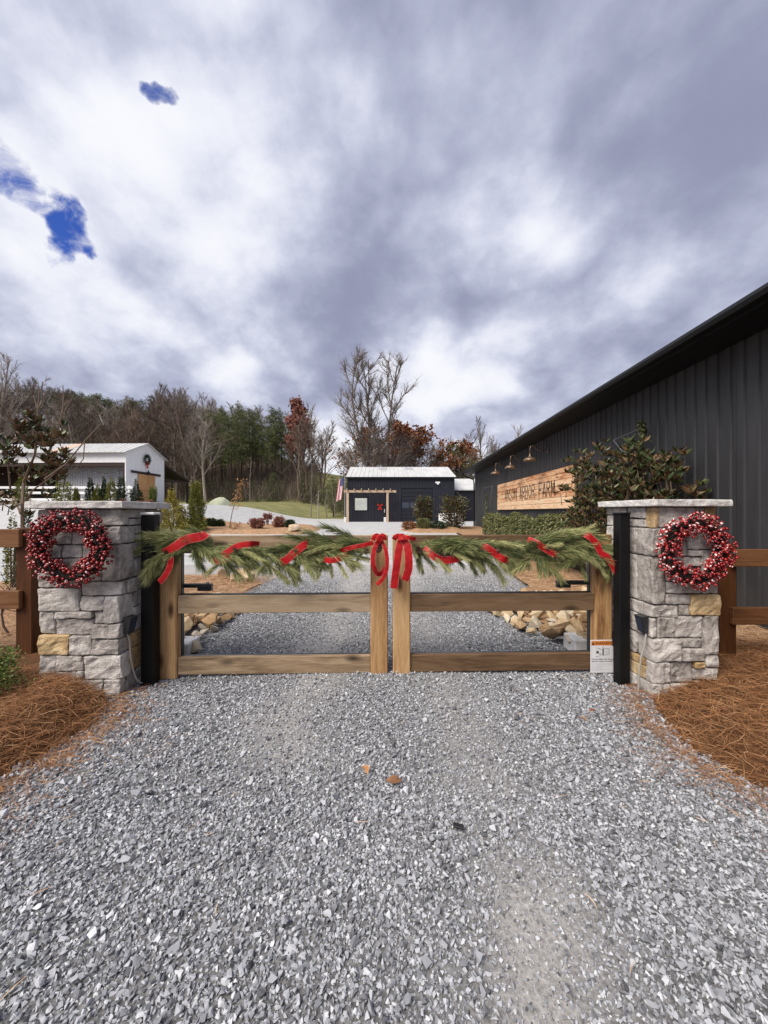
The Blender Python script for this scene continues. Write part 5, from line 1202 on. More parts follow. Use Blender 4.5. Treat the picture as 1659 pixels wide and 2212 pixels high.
# white paddock fence in front of the barn
pf = thing('paddock_fence', 'white board fence in front of the barn behind the magnolia', 'fence', (-27.0, 24.0, 2.0), 0)
for k in range(6): MB().bbox(k * 2.2, k * 2.2 + .13, 0, .13, -.6, 1.15, .01).build('post', MAT['whitepaint'], pf)
for zz_ in (.95, .62, .20): MB().bbox(-.3, 11.3, -.045, -.003, zz_, zz_ + .15, .006).build('board', MAT['whitepaint'], pf)
mbx = MB().bbox(0, .45, 0, .3, 0, .35, .02); mbx.box(.2, .26, .12, .18, -1.2, 0); o = mbx.build('utility_box', MAT['galv']); o.location = (at(272, 21.5), 21.5, 2.0); tag(o, 'grey box on a post between the shrubs before the barn', 'utility box')

# ------------------------------------------------------------------ garden conifers and shrubs
def garden(name, lab, cat, px, Y, top, halfw, mat, prof, n, leaf, seed, upw=.7, base=None, **k):
    x_ = at(px, Y); z0 = Tz(x_, Y) + (base or .08); h = CAMH + (1106 - top) / FD * Y - z0
    return shrub(name, lab, cat, (x_, Y, z0), h, halfw / FD * Y, mat, prof, n, leaf, seed, upw=upw, **k)
garden('golden_conifer', 'bright yellow conifer bush with a spiky top above the garland', 'conifer', 371, 17.5, 1062, 27, MAT['gold'], lambda t: (1 - (2 * t - .5) ** 2 * .5) if t < .55 else .95 * math.exp(-(t - .55) * 6.5) + .04, 2600, (.10, .03), 51, .25, jag=.28)
garden('upright_conifer', 'yellow green upright conifer beside the golden bush', 'conifer', 424, 18.0, 1046, 20, MAT['lime'], lambda t: .95 - .62 * t + .1 * math.sin(t * 14), 2600, (.09, .035), 52, .9, jag=.25)
row = [(294, 1034, 10, 'conifer', cone_p, 'dark green cone shaped shrub before the grey barn wall'), (317, 1048, 9, 'lime', col_p, 'small yellow green shrub right of the dark cone shrub'), (338, 1033, 6, 'conifer', col_p, 'thin dark shrub between two yellow green shrubs'), (0, 0, 0, 0, 0, 0)]
Yr = 21.5
def rowshrub(cpx, ctop, hw, mat, prof, lab, seed, name='evergreen_shrub', Y=Yr):   # positions read on the 1659-wide detail of the top left (x .28)
    garden(name, lab, 'shrub', cpx * .28, Y, (1300 * 1 + ctop * .4219) / 1.507, hw * .28, MAT[mat], prof, 900, (.09, .035), seed, .7, base=-.2, jag=.22)
rowshrub(697, 615, 34, 'conifer', lambda t: .9 * (1 - t ** 2.2) + .06, 'dark green cone shaped shrub in front of the grey barn wall', 61)
rowshrub(752, 668, 36, 'lime', col_p, 'low yellow green shrub just right of the dark cone shrub', 62)
rowshrub(803, 612, 22, 'conifer', col_p, 'thin dark shrub between two yellow green shrubs', 63)
rowshrub(860, 608, 44, 'lime', col_p, 'tall yellow green shrub before the barn corner', 64)
rowshrub(938, 608, 38, 'conifer', lambda t: .95 - .6 * t, 'dark blue green shrub before the white gable corner', 65)
rowshrub(1052, 620, 40, 'conifer', lambda t: .95 if t < .6 else .95 * math.exp(-(t - .6) * 7), 'dark shrub with a topknot before the cedar barn doors', 66)
rowshrub(1180, 690, 40, 'boxleaf', lambda t: .5, 'wispy low plant at the far corner of the gable', 67)
rowshrub(490, 640, 70, 'lime', lambda t: .9 - .35 * t, 'broad yellow green shrub behind the magnolia near the barn', 68)
rowshrub(588, 690, 28, 'lime', cone_p, 'small yellow green shrub left of the grey barn wall', 69)
rowshrub(165, 590, 45, 'lime', col_p, 'yellow green shrub behind the two magnolia stems', 70)
for i, px in enumerate((178, 265, 301, 326)):
    x_ = at(px, 21.0); garden('dry_shrub', ('small dry shrub left of the dark cone shrub by the barn', 'small dry shrub under the dark blue green shrub', 'small dry shrub below the cedar barn doors', 'small dry shrub by the far gable corner')[i], 'shrub', px, 21.0, 1082 - (i % 2) * 3, 6, MAT['redleaf'], ball_p, 160, (.08, .04), 80 + i, .5, base=0, group='small dry shrubs in front of the barn')
garden('box_shrub', 'larger dark green round shrub on the island bed left of the sapling', 'shrub', 456, 19.6, 1121, 12, MAT['conifer'], ball_p, 700, (.07, .04), 90)
garden('box_shrub', 'smaller dark green shrub right beside the larger one on the island bed', 'shrub', 476, 19.8, 1123, 7, MAT['conifer'], ball_p, 400, (.07, .04), 91)
garden('box_shrub', 'dark green shrub between the two pale boulders', 'shrub', 627, 19.2, 1124, 9, MAT['conifer'], ball_p, 500, (.08, .035), 92)
garden('red_shrub', 'dull red leaved shrub left of the pale boulders', 'shrub', 556, 18.6, 1122, 14, MAT['redleaf'], vase_p, 330, (.10, .055), 93, hole=.05)
garden('red_shrub', 'small red tipped shrub standing at the back of the island bed', 'shrub', 578, 21.5, 1112, 8, MAT['redleaf'], lambda t: .05 if t < .55 else .9, 170, (.10, .05), 94)
garden('red_shrub', 'rusty red shrub in front of the rear pale boulder', 'shrub', 604, 19.6, 1118, 11, MAT['redleaf'], ball_p, 420, (.09, .045), 95)
garden('dry_shrub', 'bare wispy shrub on the straw of the island bed', 'shrub', 508, 18.4, 1130, 11, MAT['oakleaf'], vase_p, 60, (.10, .02), 96, stems=6)
# island in front of the garage
garden('laurel_shrub', 'tall bronze green shrub in front of the garage door', 'shrub', 916, 20.2, 1076, 18, MAT['magfol'], lambda t: .45 + .5 * math.sin(min(1, t * 1.05) * PI * .8), 1100, (.11, .05), 101)
garden('laurel_shrub', 'tall open shrub near the end of the long black wall', 'shrub', 980, 19.6, 1074, 25, MAT['magfol'], lambda t: .5 + .5 * math.sin(min(1, t) * PI * .8), 1100, (.11, .05), 102, hole=.05)
garden('low_shrub', 'low reddish green shrub at the front tip of the round island', 'shrub', 884, 19.2, 1128, 14, MAT['oakleaf'], ball_p, 420, (.08, .035), 103)
garden('low_shrub', 'low grey green shrub under the tall bronze shrub', 'shrub', 914, 19.0, 1120, 14, MAT['vine'], ball_p, 500, (.08, .03), 104)
garden('low_shrub', 'low dark shrub between the two tall island shrubs', 'shrub', 946, 18.9, 1127, 16, MAT['conifer'], ball_p, 520, (.08, .035), 105)
# left edge box bush in the near bed
shrub('box_bush', 'bright green box bush at the edge of the near pine straw', 'bush', (-3.0, 2.74, .10), .42, .27, MAT['boxleaf'], ball_p, 2600, (.020, .011), 111, stems=5, jag=.12)
# orange leaved sapling on the island bed
def polyline_tree(t, segs, mat, name='stem', sides=6):
    m = MB()
    for pts, r0, r1 in segs: n_ = len(pts); m.tube(pts, [r0 + (r1 - r0) * i / (n_ - 1) for i in range(n_)], sides)
    return m.build(name, mat, t)
sp = thing('sapling', 'thin leaning sapling with a few orange leaves on the island bed', 'sapling', base_at(495, 18.8, .1), 0)
hs = CAMH + (1106 - 1036) / FD * 18.8 - sp.location.z
polyline_tree(sp, [([(0, 0, 0), (.15, 0, hs * .35), (.42, 0, hs * .75), (.62, 0, hs)], .025, .006), ([(.3, 0, hs * .55), (.55, .1, hs * .68), (.66, .1, hs * .7)], .01, .003), ([(.22, 0, hs * .45), (.0, .1, hs * .58)], .01, .003), ([(.45, 0, hs * .78), (.3, 0, hs * .9)], .008, .003)], MAT['palebark'])
r = np.random.default_rng(6); n = 110; tt = r.uniform(.4, 1, n); P_ = np.stack([tt * .62 + r.normal(0, .12, n), r.normal(0, .12, n), hs * tt], 1); V, F, tn_ = leaf_cloud(P_, r.normal(size=(n, 3)), .11, .06, r.random(n), r); cloud_obj('foliage', V, F, tn_, MAT['orangeleaf'], sp)

# ------------------------------------------------------------------ magnolias with single leaves
def leaf_mesh(L, wd, seed):
    q = random.Random(seed); V = []; F = []; n = 5; bend = q.uniform(-.25, .35)
    for i in range(n + 1):
        u = i / n; h_ = wd / 2 * math.sin(PI * min(.98, max(.02, u)) ** .85); zc = bend * L * u * u * -.5
        V += [(u * L, -h_, zc + h_ * .35), (u * L, 0, zc), (u * L, h_, zc + h_ * .35)]
    for i in range(n):
        for k in (0, 1): F.append((i * 3 + k, i * 3 + 3 + k, i * 3 + 4 + k, i * 3 + 1 + k))
    me = bpy.data.meshes.new('leaf'); me.from_pydata(V, [], F); me.materials.append(MAT['magleaf']); me.polygons.foreach_set('use_smooth', [True] * len(F)); return me
MAT['magbark'] = plain('grey brown magnolia bark', (.20, .145, .105), .85)
MLF = [leaf_mesh(.135, .054, i) for i in range(6)]
def put_leaf(par, p, d, r, s_):
    d = Vector(d).normalized(); up = Vector((r.uniform(-.9, .9), r.uniform(-.9, .9), r.choice((1, 1, 1, -.6)))); y = up.cross(d); y.normalize(); z_ = d.cross(y)
    M = Matrix((d, y, z_)).transposed().to_4x4(); M.translation = p; o = bpy.data.objects.new('leaf', r.choice(MLF)); COL.objects.link(o); o.parent = par; o.matrix_local = M @ Matrix.Scale(s_, 4)
def whorl(P_list, p, r, n, lift):
    for k in range(n):
        a = 2.4 * k + r.random(); P_list.append((p, (math.cos(a), math.sin(a), lift + r.uniform(-.25, .6)), r.uniform(.75, 1.15)))
def magnolia(lab, loc, stems, tips, nstuff, rfun, seed, lift=.7, per=6, lsc=1.0, gro=1):
    t = thing('magnolia', lab, 'magnolia', loc, 0); r = random.Random(seed)
    polyline_tree(t, stems, MAT['magbark'], 'trunk'); leaves = []
    br = MB()
    for (p, rad, nl, stem_from) in tips:
        p = Vector(p); s0 = Vector(stem_from); br.tube([s0, (s0 + p) / 2 + Vector((0, 0, .03)), p], [.008, .006, .004], 4, False)
        for k in range(max(1, nl * gro // 6)):
            o = p + Vector((r.gauss(0, rad), r.gauss(0, rad), r.gauss(0, rad * .9))); whorl(leaves, o, r, per, lift)
    br.build('branch', MAT['twig'], t); cw = Vector((0, 0, CAMH))
    leaves.sort(key=lambda q: (Vector(loc) + q[0] - cw).length)
    for p, d, s_ in leaves[:300]: put_leaf(t, p, d, r, s_ * lsc)
    rest = leaves[300:]
    if rest:
        rr_ = np.random.default_rng(seed); P_ = np.array([q[0][:] for q in rest]); Dv = np.array([q[1] for q in rest]); n = len(P_)
        V, F, tn_ = leaf_cloud(P_, Dv, .135 * lsc * rr_.uniform(.8, 1.15, n), .056 * lsc, rr_.random(n), rr_); cloud_obj('foliage', V, F, tn_, MAT['magfol'], t)['kind'] = 'stuff'
    return t
# behind the left pillar: traced on the detail (px 0..330 of the photograph), 4.7 m away
def m1(x_, y_, dy=0.0): Y = 4.7 + dy; return Vector(((x_ * .226 / 1.507 - 829.5) / FD * Y, Y, CAMH - ((1300 + y_ * .226) / 1.507 - 1106) / FD * Y))
ml0 = m1(330, 1880); ml0.z = .05; rel = lambda p: p - ml0
stems = [([rel(Vector((ml0.x, ml0.y, .0))), rel(m1(320, 1500)), rel(m1(340, 1200, .1)), rel(m1(500, 800)), rel(m1(560, 500))], .022, .008),
         ([rel(m1(300, 1650)), rel(m1(150, 1300, .2)), rel(m1(110, 900, .1)), rel(m1(90, 700))], .014, .006),
         ([rel(m1(340, 1500)), rel(m1(480, 1300, -.1)), rel(m1(700, 1150, -.1)), rel(m1(900, 950))], .012, .005),
         ([rel(m1(500, 800)), rel(m1(540, 300)), rel(m1(545, 140)), rel(m1(480, -60))], .011, .005), ([rel(m1(545, 140)), rel(m1(600, 60)), rel(m1(660, -80))], .007, .004), ([rel(m1(545, 140)), rel(m1(570, -150))], .007, .004),
         ([rel(m1(700, 800, .2)), rel(m1(830, 420, .2)), rel(m1(900, 180, .2)), rel(m1(915, 0, .2)), rel(m1(905, -200, .2))], .011, .005), ([rel(m1(860, 320, .2)), rel(m1(980, 80, .2)), rel(m1(1060, -60, .2))], .007, .004),
         ([rel(m1(640, 1150, -.2)), rel(m1(950, 930, -.2)), rel(m1(1220, 600, -.2)), rel(m1(1450, 360, -.2))], .009, .005), ([rel(m1(1220, 600, -.2)), rel(m1(1200, 860, -.2)), rel(m1(1020, 1090, -.2))], .006, .004),
         ([rel(m1(210, 400)), rel(m1(160, 170))], .006, .003), ([rel(m1(430, 330)), rel(m1(230, 200))], .005, .002)]
tips = []
for x_, y_, rad, nl in ((530, 330, .05, 14), (450, 420, .07, 18), (330, 450, .06, 14), (640, 430, .07, 18), (720, 520, .07, 18), (820, 540, .05, 10), (560, 600, .08, 18), (420, 560, .06, 12), (760, 640, .05, 10), (300, 640, .05, 10), (60, 700, .08, 20), (130, 740, .07, 16), (40, 830, .07, 14), (190, 800, .06, 12),
                        (650, 800, .08, 16), (760, 900, .08, 16), (900, 870, .06, 14), (1000, 850, .05, 10), (600, 950, .08, 12), (420, 1000, .08, 10), (500, 1100, .09, 12), (700, 1000, .08, 12), (880, 1050, .08, 12), (950, 1150, .05, 8), (350, 820, .06, 8), (620, 1220, .07, 8), (150, 1540, .08, 12), (60, 1480, .07, 8), (440, 1690, .05, 6), (300, 1430, .06, 6), (660, 1420, .05, 6)):
    p = rel(m1(x_, y_, random.uniform(-.25, .25))); tips.append((p, rad, nl, p + Vector((random.uniform(-.05, .05), random.uniform(-.04, .04), -.10))))
magnolia('young magnolia with brown backed leaves and bare shoots behind the left pillar', ml0, stems, tips, 0, None, 15, .95, 7, .78, 2)
garden('evergreen_shrub', 'dark green shrub showing between the magnolia trunk and the left pillar', 'shrub', 58, 6.2, 1102, 17, MAT['conifer'], col_p, 700, (.05, .022), 71, .7, base=.0)
garden('evergreen_shrub', 'low yellow green shrub left of the magnolia trunk behind the fence', 'shrub', 28, 7.4, 1113, 13, MAT['lime'], col_p, 500, (.05, .022), 72, .7, base=.0)
# beside the black wall: two bushy ones trained along it
def wall_mag(lab, v0, v1, ztop, seed, ntip):
    vc = (v0 + v1) / 2; base = fr_pt(D0 - .45, vc, .10); r = random.Random(seed); stems = []; tips = []
    for k in range(5):
        tgt = fr_pt(D0 - .40 + r.uniform(-.12, .1), r.uniform(v0 + .25, v1 - .25), ztop * r.uniform(.75, .95)) - base; mid = tgt * .5; mid.z *= 1.05
        stems.append(([Vector((r.uniform(-.1, .1), r.uniform(-.15, .15), -.1)), mid, tgt], .016, .004))
    for k in range(ntip):
        u = r.random(); v_ = v0 + (v1 - v0) * r.random(); edge = 1 - abs((v_ - vc) / ((v1 - v0) / 2)) ** 3
        z_ = .55 + (ztop * (.82 + .18 * edge + .07 * math.sin(v_ * 9)) - .55) * u
        p = fr_pt(D0 - .42 + r.uniform(-.30, .24), v_, z_) - base; tips.append((p, .085, 24, p + Vector((r.uniform(-.1, .1), r.uniform(-.15, .15), -.25))))
    return magnolia(lab, base, stems, tips, 0, None, seed, .8)
wall_mag('bushy magnolia against the black wall just right of the farm sign', 6.85, 9.1, 2.60, 25, 170)
wall_mag('bushy magnolia against the black wall above the right pillar cap', 5.55, 6.95, 2.46, 26, 130)
# creeper hedge under the sign, and two climbers on the wall
hd = thing('vine_hedge', 'yellow green creeper hedge along the foot of the wall under the farm sign', 'hedge', fr_pt(D0 - .3, 9, .05), -AL); r = np.random.default_rng(77)
n = 7500; v_ = r.uniform(.0, 8.4, n); top = 1.36 + .07 * np.sin(v_ * 2.1) + .05 * np.sin(v_ * 5.3); zz_ = top * np.sqrt(r.uniform(.02, 1, n)); uu = -.05 - .28 * np.sqrt(r.random(n)) * (1 - .3 * zz_ / top)
uu = uu + .05 * np.sin(v_ * 6); P_ = np.stack([uu, v_, zz_], 1); Dv = np.stack([np.full(n, -.8), r.normal(0, .4, n), r.normal(-.7, .4, n)], 1)
V, F, tn_ = leaf_cloud(P_, Dv, .11 * r.uniform(.7, 1.2, n), .045, np.clip(r.normal(.5, .24, n), 0, 1), r); cloud_obj('foliage', V, F, tn_, MAT['vine'], hd)['kind'] = 'stuff'
m = MB()
for k in range(14): m.tube([(-.1, k * .6 + .2, -.05), (-.14, k * .6 + .3, .6), (-.1, k * .6 + .1, 1.2)], [.012, .008, .004], 5)
m.build('stem', MAT['twig'], hd)
def climber(lab, v, z0, z1, spread, n, seed, wires):
    t = thing('climbing_vine', lab, 'vine', fr_pt(D0 - .06, v, .1), -AL); r = np.random.default_rng(seed); zz_ = r.uniform(z0, z1, n); vv = spread * np.sin(zz_ * 4 + seed) * .5 + r.normal(0, spread * .5, n) * (1.1 - (zz_ - z0) / (z1 - z0))
    P_ = np.stack([-.03 - r.random(n) * .1, vv, zz_ - .1], 1); V, F, tn_ = leaf_cloud(P_, np.stack([np.full(n, -.5), r.normal(0, .7, n), r.normal(-.4, .5, n)], 1), .10, .045, np.clip(r.normal(.4, .24, n), 0, 1), r); cloud_obj('foliage', V, F, tn_, MAT['vine'], t)
    MB().tube([(-.03, 0, -.1), (-.03, spread * .4, z1 * .3), (-.03, -spread * .3, z1 * .6), (-.03, 0, z1 - .1)], [.012, .008, .006, .003], 5).build('stem', MAT['twig'], t)
    for a, b in wires: MB().tube([a, b], .004, 4).build('wire', MAT['galv'], t)
climber('tall thin climber rising up the black wall above the magnolias', 6.95, 1.5, 3.12, .20, 330, 31, [((-.04, .95, 2.85), (-.04, .5, 2.45)), ((-.04, .95, 2.85), (-.04, .1, 2.9))])
climber('sparse climber near the far corner of the black wall', 18.6, .3, 2.35, .30, 150, 32, [((-.04, -.9, 2.6), (-.04, -.2, 1.6)), ((-.04, -.9, 2.6), (-.04, .8, 2.6))])
climber('straggling climber behind the gatepost foot of the farm sign', 9.35, .6, 2.3, .22, 160, 33, [])
# bare bush behind the left fence
bb = thing('bare_shrub', 'leafless twisted shrub behind the rails of the left fence', 'shrub', (-4.35, 4.6, .05), 0); q = random.Random(12); segs = []
def twigs(p, d, L, rad, dep):
    pts = [p]; c = p
    for i in range(4):
        d = (d + Vector((q.gauss(0, .22), q.gauss(0, .22), q.gauss(.03, .15)))).normalized(); c = c + d * L / 4; pts.append(c)
    segs.append((pts, rad, rad * .45))
    if dep:
        for k in range(q.randint(2, 3)): twigs(pts[q.randint(1, 4)], (d + Vector((q.gauss(0, .6), q.gauss(0, .6), q.gauss(.2, .3)))).normalized(), L * .72, rad * .55, dep - 1)
for k in range(4): twigs(Vector((q.uniform(-.3, .3), q.uniform(-.2, .2), 0)), Vector((q.gauss(0, .35), q.gauss(0, .3), 1)).normalized(), .55, .014, 3)
polyline_tree(bb, segs, MAT['treebrown'], 'branch', 5)

# ------------------------------------------------------------------ fallen leaves and scraps on the gravel
def fallen(px, py, L, wd, rz, col, lab, tilt=.3):
    Y = CAMH * FD / (py - 1106); m = MB(); V = []; F = []; n = 6
    for i in range(n + 1):
        u = i / n; h_ = wd / 2 * math.sin(PI * min(.97, max(.03, u)) ** .9); V += [(u * L - L / 2, -h_, .012 * math.sin(u * 3) + h_ * .5), (u * L - L / 2, 0, .012 * math.sin(u * 3)), (u * L - L / 2, h_, .012 * math.sin(u * 3) + h_ * .35)]
    for i in range(n):
        for k in (0, 1): F.append((i * 3 + k, i * 3 + 3 + k, i * 3 + 4 + k, i * 3 + 1 + k))
    o = m.add(V, F).build('fallen_leaf', noisy(lab[:20], [(.35, tuple(c * .55 for c in col)), (.6, col)], 40, .6), None, True); o.location = ((px - 829.5) / FD * Y, Y, .035 + .016); o.rotation_euler = (tilt, .1, rz); tag(o, lab, 'leaf')
fallen(787, 1683, .085, .045, 2.0, (.66, .33, .15), 'orange tan leaf lying in the middle of the gravel')
fallen(851, 1707, .085, .042, .1, (.26, .12, .055), 'curled brown leaf lying just right of the orange tan leaf', .6)
fallen(1258, 1571, .07, .035, 2.4, (.58, .30, .15), 'tan leaf on the gravel toward the right pillar')
fallen(1280, 1552, .07, .03, .2, (.25, .12, .08), 'dull brown leaf near the foot of the right pillar')
Y = CAMH * FD / (1808 - 1106); o = MB().bbox(-.024, .024, -.012, .012, 0, .012, .003).build('scrap', MAT['ink']); o.location = ((990 - 829.5) / FD * Y, Y, .045); o.rotation_euler = (.1, .1, -.2); tag(o, 'small black scrap lying on the gravel at the right wheel track', 'scrap')

# pale pile beyond the yard
gp_ = thing('grit_pile', 'pale greenish pile of grit at the edge of the grass', 'pile', base_at(472, 40.0, -.1), 0); m = MB(); V = []; F = []; nr, na = 8, 24
for i in range(nr + 1):
    for k in range(na):
        a = 2 * PI * k / na; rr_ = i / nr; V.append(((1.35 * rr_ + .10 * (1 - rr_)) * math.cos(a) * (1 + .12 * math.sin(3 * a)) + .3 * (1 - rr_), 1.2 * rr_ * math.sin(a), .95 * (1 - rr_ ** 1.7) ** .9 + .03 * math.sin(a * 5 + i)))
for i in range(nr):
    for k in range(na): F.append((i * na + k, (i + 1) * na + k, (i + 1) * na + (k + 1) % na, i * na + (k + 1) % na))
MAT['grit'] = noisy('greenish grit', [(.3, (.36, .39, .27)), (.7, (.48, .50, .37))], 3, .95); m.add(V, F).build('heap', MAT['grit'], gp_, True)

# ------------------------------------------------------------------ trees
def bare_tree(seed, H, style):
    """trunk and branches of a leafless tree, as two MBs"""
    q = random.Random(seed); tr, br = MB(), MB()
    cfg = dict(tall=dict(lean=.04, limb0=.32, nl=16, la=.75, ll=.36, up=.10), spread=dict(lean=.10, limb0=.22, nl=14, la=1.0, ll=.46, up=.02), vase=dict(lean=.04, limb0=.16, nl=10, la=.80, ll=.40, up=.09))[style]
    ends = []
    def limb(p, d, L, rad, dep, mb, sides):
        n = 5 if dep < 2 else 3; pts = [p]; c = p; dd = d
        for i in range(n):
            dd = (dd + Vector((q.gauss(0, .10), q.gauss(0, .10), cfg['up'] * (1 if dep else .3) + q.gauss(0, .06)))).normalized(); c = c + dd * L / n; pts.append(c)
        r1 = rad * (.25 if dep == 0 else .35)
        mb.tube(pts, [max(.012, rad + (r1 - rad) * i / n) for i in range(n + 1)], sides, False)
        return pts, dd
    nt_ = 1 if style != 'vase' else 3
    for w_ in range(nt_):
        d0 = Vector((q.gauss(0, cfg['lean']) + (0 if nt_ == 1 else (w_ - 1) * .085), q.gauss(0, cfg['lean']), 1)).normalized()
        pts, dd = limb(Vector((w_ * .15, 0, -.3)), d0, H * .97, (H * .0125 + .05) * (1 if nt_ == 1 else .62), 0, tr, 6)
        for k in range(cfg['nl'] if nt_ == 1 else 17):
            u = cfg['limb0'] + (1 - cfg['limb0']) * (k + q.random()) / (cfg['nl'] if nt_ == 1 else 17); u = min(u, .98); i = min(4, int(u * 5)); p = pts[i].lerp(pts[i + 1], u * 5 - i)
            a = k * 2.4 + q.random(); ang = cfg['la'] * q.uniform(.7, 1.15) * (1 - .35 * u); d = Vector((math.cos(a) * math.sin(ang), math.sin(a) * math.sin(ang), math.cos(ang)))
            L = H * cfg['ll'] * (1.05 - u) * q.uniform(.75, 1.15) + H * .07
            if nt_ > 1: L = H * .27 * q.uniform(.75, 1.15) * (1 - .45 * u)
            p1, _ = limb(p, d, L, H * .0050 * (1.1 - .6 * u) + .012, 1, br, 4)
            for j in range(7 if style != 'vase' else 11):
                uu = q.uniform(.2, 1); ii = min(4, int(uu * 5)); pp = p1[ii].lerp(p1[min(ii + 1, 5)], uu * 5 - ii); d2 = (d + Vector((q.gauss(0, .55), q.gauss(0, .55), q.gauss(.25, .35)))).normalized(); L2 = L * q.uniform(.3, .5)
                p2, _ = limb(pp, d2, L2, H * .0022 + .008, 2, br, 3)
                for m_ in range(6 if style != 'vase' else 9):
                    u3 = q.uniform(.15, 1); i3 = min(2, int(u3 * 3)); p3 = p2[i3].lerp(p2[i3 + 1], u3 * 3 - i3); d3 = (d2 + Vector((q.gauss(0, .6), q.gauss(0, .6), q.gauss(.25, .4)))).normalized(); e = p3 + d3 * L2 * q.uniform(.35, .7) 
                    s_ = d3.orthogonal().normalized() * (H * .0006 + .006); s2 = d3.cross(s_)
                    br.add([p3 - s_, p3 + s_, p3 + s2, e], [(0, 1, 3), (1, 2, 3), (2, 0, 3)])
                    ends.append(e); 
                    for _ in range(2):
                        p4 = p3.lerp(e, q.uniform(.3, .9)); d4 = (d3 + Vector((q.gauss(0, .7), q.gauss(0, .7), q.gauss(.2, .4)))).normalized(); e4 = p4 + d4 * L2 * q.uniform(.2, .4); s4 = d4.orthogonal().normalized() * (H * .0004 + .005)
                        br.add([p4 - s4, p4 + s4, e4], [(0, 1, 2)])
    return tr, br, ends
def to_mesh(mb, name):
    me = bpy.data.meshes.new(name); me.from_pydata(mb.v, [], mb.f)
    if mb.t and len(mb.t) == len(mb.v): a = me.attributes.new('tone', 'FLOAT', 'POINT'); a.data.foreach_set('value', mb.t)
    return me
BT = []
for i, (st, mt) in enumerate((('tall', 'tree'), ('tall', 'treebrown'), ('spread', 'tree'), ('spread', 'treebrown'), ('tall', 'palebark'), ('spread', 'treebrown'), ('tall', 'treebrown'))):
    tr, br, ends = bare_tree(200 + i, 16, st); a, b = to_mesh(tr, 'trunk'), to_mesh(br, 'crown'); a.materials.append(MAT['palebark' if i in (2, 4) else mt]); b.materials.append(MAT[mt]); BT.append((a, b, ends))
def place_tree(vi, x_, y_, h, rz, lab, group, name='bare_tree', wid=1.0, leaves=None):
    t = thing(name, lab, 'tree', (x_, y_, Tz(x_, y_) - .1), rz, group); s_ = h / 16; t.scale = (s_ * wid, s_ * wid, s_)
    for nm, me in (('trunk', BT[vi][0]), ('crown', BT[vi][1])): link(nm, me, None, t)
    if leaves:
        n, mat, ls, zmin, sd_ = leaves; r = np.random.default_rng(sd_); E = np.array([e[:] for e in BT[vi][2]]); E = E[E[:, 2] > 16 * zmin]; id_ = r.integers(0, len(E), n); P_ = E[id_] + r.normal(0, .25, (n, 3))
        V, F, tn_ = leaf_cloud(P_, r.normal(size=(n, 3)), ls * r.uniform(.7, 1.3, n), ls * .7, r.random(n), r); cloud_obj('leaves', V, F, tn_, MAT[mat], t)
    return t
skyL = ([-60, 0, 60, 100, 180, 290, 330, 430, 470, 560, 640, 690, 715, 740], [815, 812, 800, 820, 850, 862, 836, 836, 872, 872, 890, 880, 975, 985])
skyR = ([715, 760, 900, 960, 985, 1010, 1040, 1060, 1090, 1120, 1165, 1300], [965, 935, 918, 925, 955, 955, 905, 945, 932, 920, 935, 930])
STY = ('tall grey', 'tall brown', 'spreading pale barked', 'spreading brown', 'tall pale', 'broad brown', 'slim brown')
ORD = ('leftmost', 'second', 'third', 'fourth', 'fifth', 'sixth', 'seventh', 'eighth', 'ninth', 'tenth', 'eleventh', 'twelfth')
def settle_labels(rows):
    """rows: (thing, label, px) - like labels are told apart by their order from the left"""
    by = {}
    for t, l, px in rows: by.setdefault(l, []).append((px, t))
    for l, L in by.items():
        L.sort(key=lambda a: a[0])
        for k, (px, t) in enumerate(L): t['label'] = l if len(L) == 1 else (('leftmost ' if k == 0 else ORD[min(k, 11)] + ' from left, ') + l)
def zone(px, zs):
    for lim, nm in zs:
        if px < lim: return nm
    return zs[-1][1]
ZL = ((0, 'beyond the left frame edge'), (100, 'above the barn roof end'), (200, 'above the barn roof middle'), (300, 'above the barn gable'), (350, 'right of the gable'), (410, 'above the lean-to'), (470, 'between lean-to and pines'), (560, 'behind the left pines'), (640, 'behind the right pines'), (900, 'past the reddish tree'))
ZR = ((770, 'above the garage end'), (820, 'left of the big tree'), (870, 'right of the big tree'), (920, 'left of the russet oak'), (970, 'right of the russet oak'), (1020, 'above the annex'), (1080, 'above the black roof end'), (1400, 'behind the black roof'))
q = random.Random(99); rows = []
for i in range(170):
    Y = (58 + 70 * (i / 170) ** 1.15) + q.uniform(-2, 2); px = q.uniform(-60, 700)
    if Y < 66: px = q.uniform(130, 465)
    if 455 < px < 645 and Y < 88: px = q.uniform(-60, 450)
    if px > 640 and Y > 100: px -= 300
    x_ = at(px, Y); hmax = CAMH + (1106 - np.interp(px, *skyL)) / FD * Y - Tz(x_, Y); h = min(hmax * q.uniform(.80, 1.02), q.uniform(13, 20))
    if h < 7: h = q.uniform(7, 9)
    vi = q.randrange(7); t = place_tree(vi, x_, Y, h, q.uniform(0, 6.3), 'tree', 'leafless trees on the wooded hillside', wid=1.1)
    rows.append((t, f"{STY[vi]} leafless tree {'low' if Y < 80 else 'midway' if Y < 104 else 'high'} on hill {zone(px, ZL)}", px))
settle_labels(rows); rows = []
for i in range(54):
    px = q.uniform(735, 1200); Y = q.uniform(54, 92); x_ = at(px, Y); hmax = CAMH + (1106 - np.interp(px, *skyR)) / FD * Y - Tz(x_, Y); h = max(5, hmax * q.uniform(.68, 1.0)); vi = q.randrange(7)
    t = place_tree(vi, x_, Y, h, q.uniform(0, 6.3), 'tree', 'leafless trees in the thicket behind the garage', wid=1.15)
    rows.append((t, f"{STY[vi]} leafless tree in {'near' if Y < 72 else 'far'} thicket {zone(px, ZR)}", px))
settle_labels(rows)
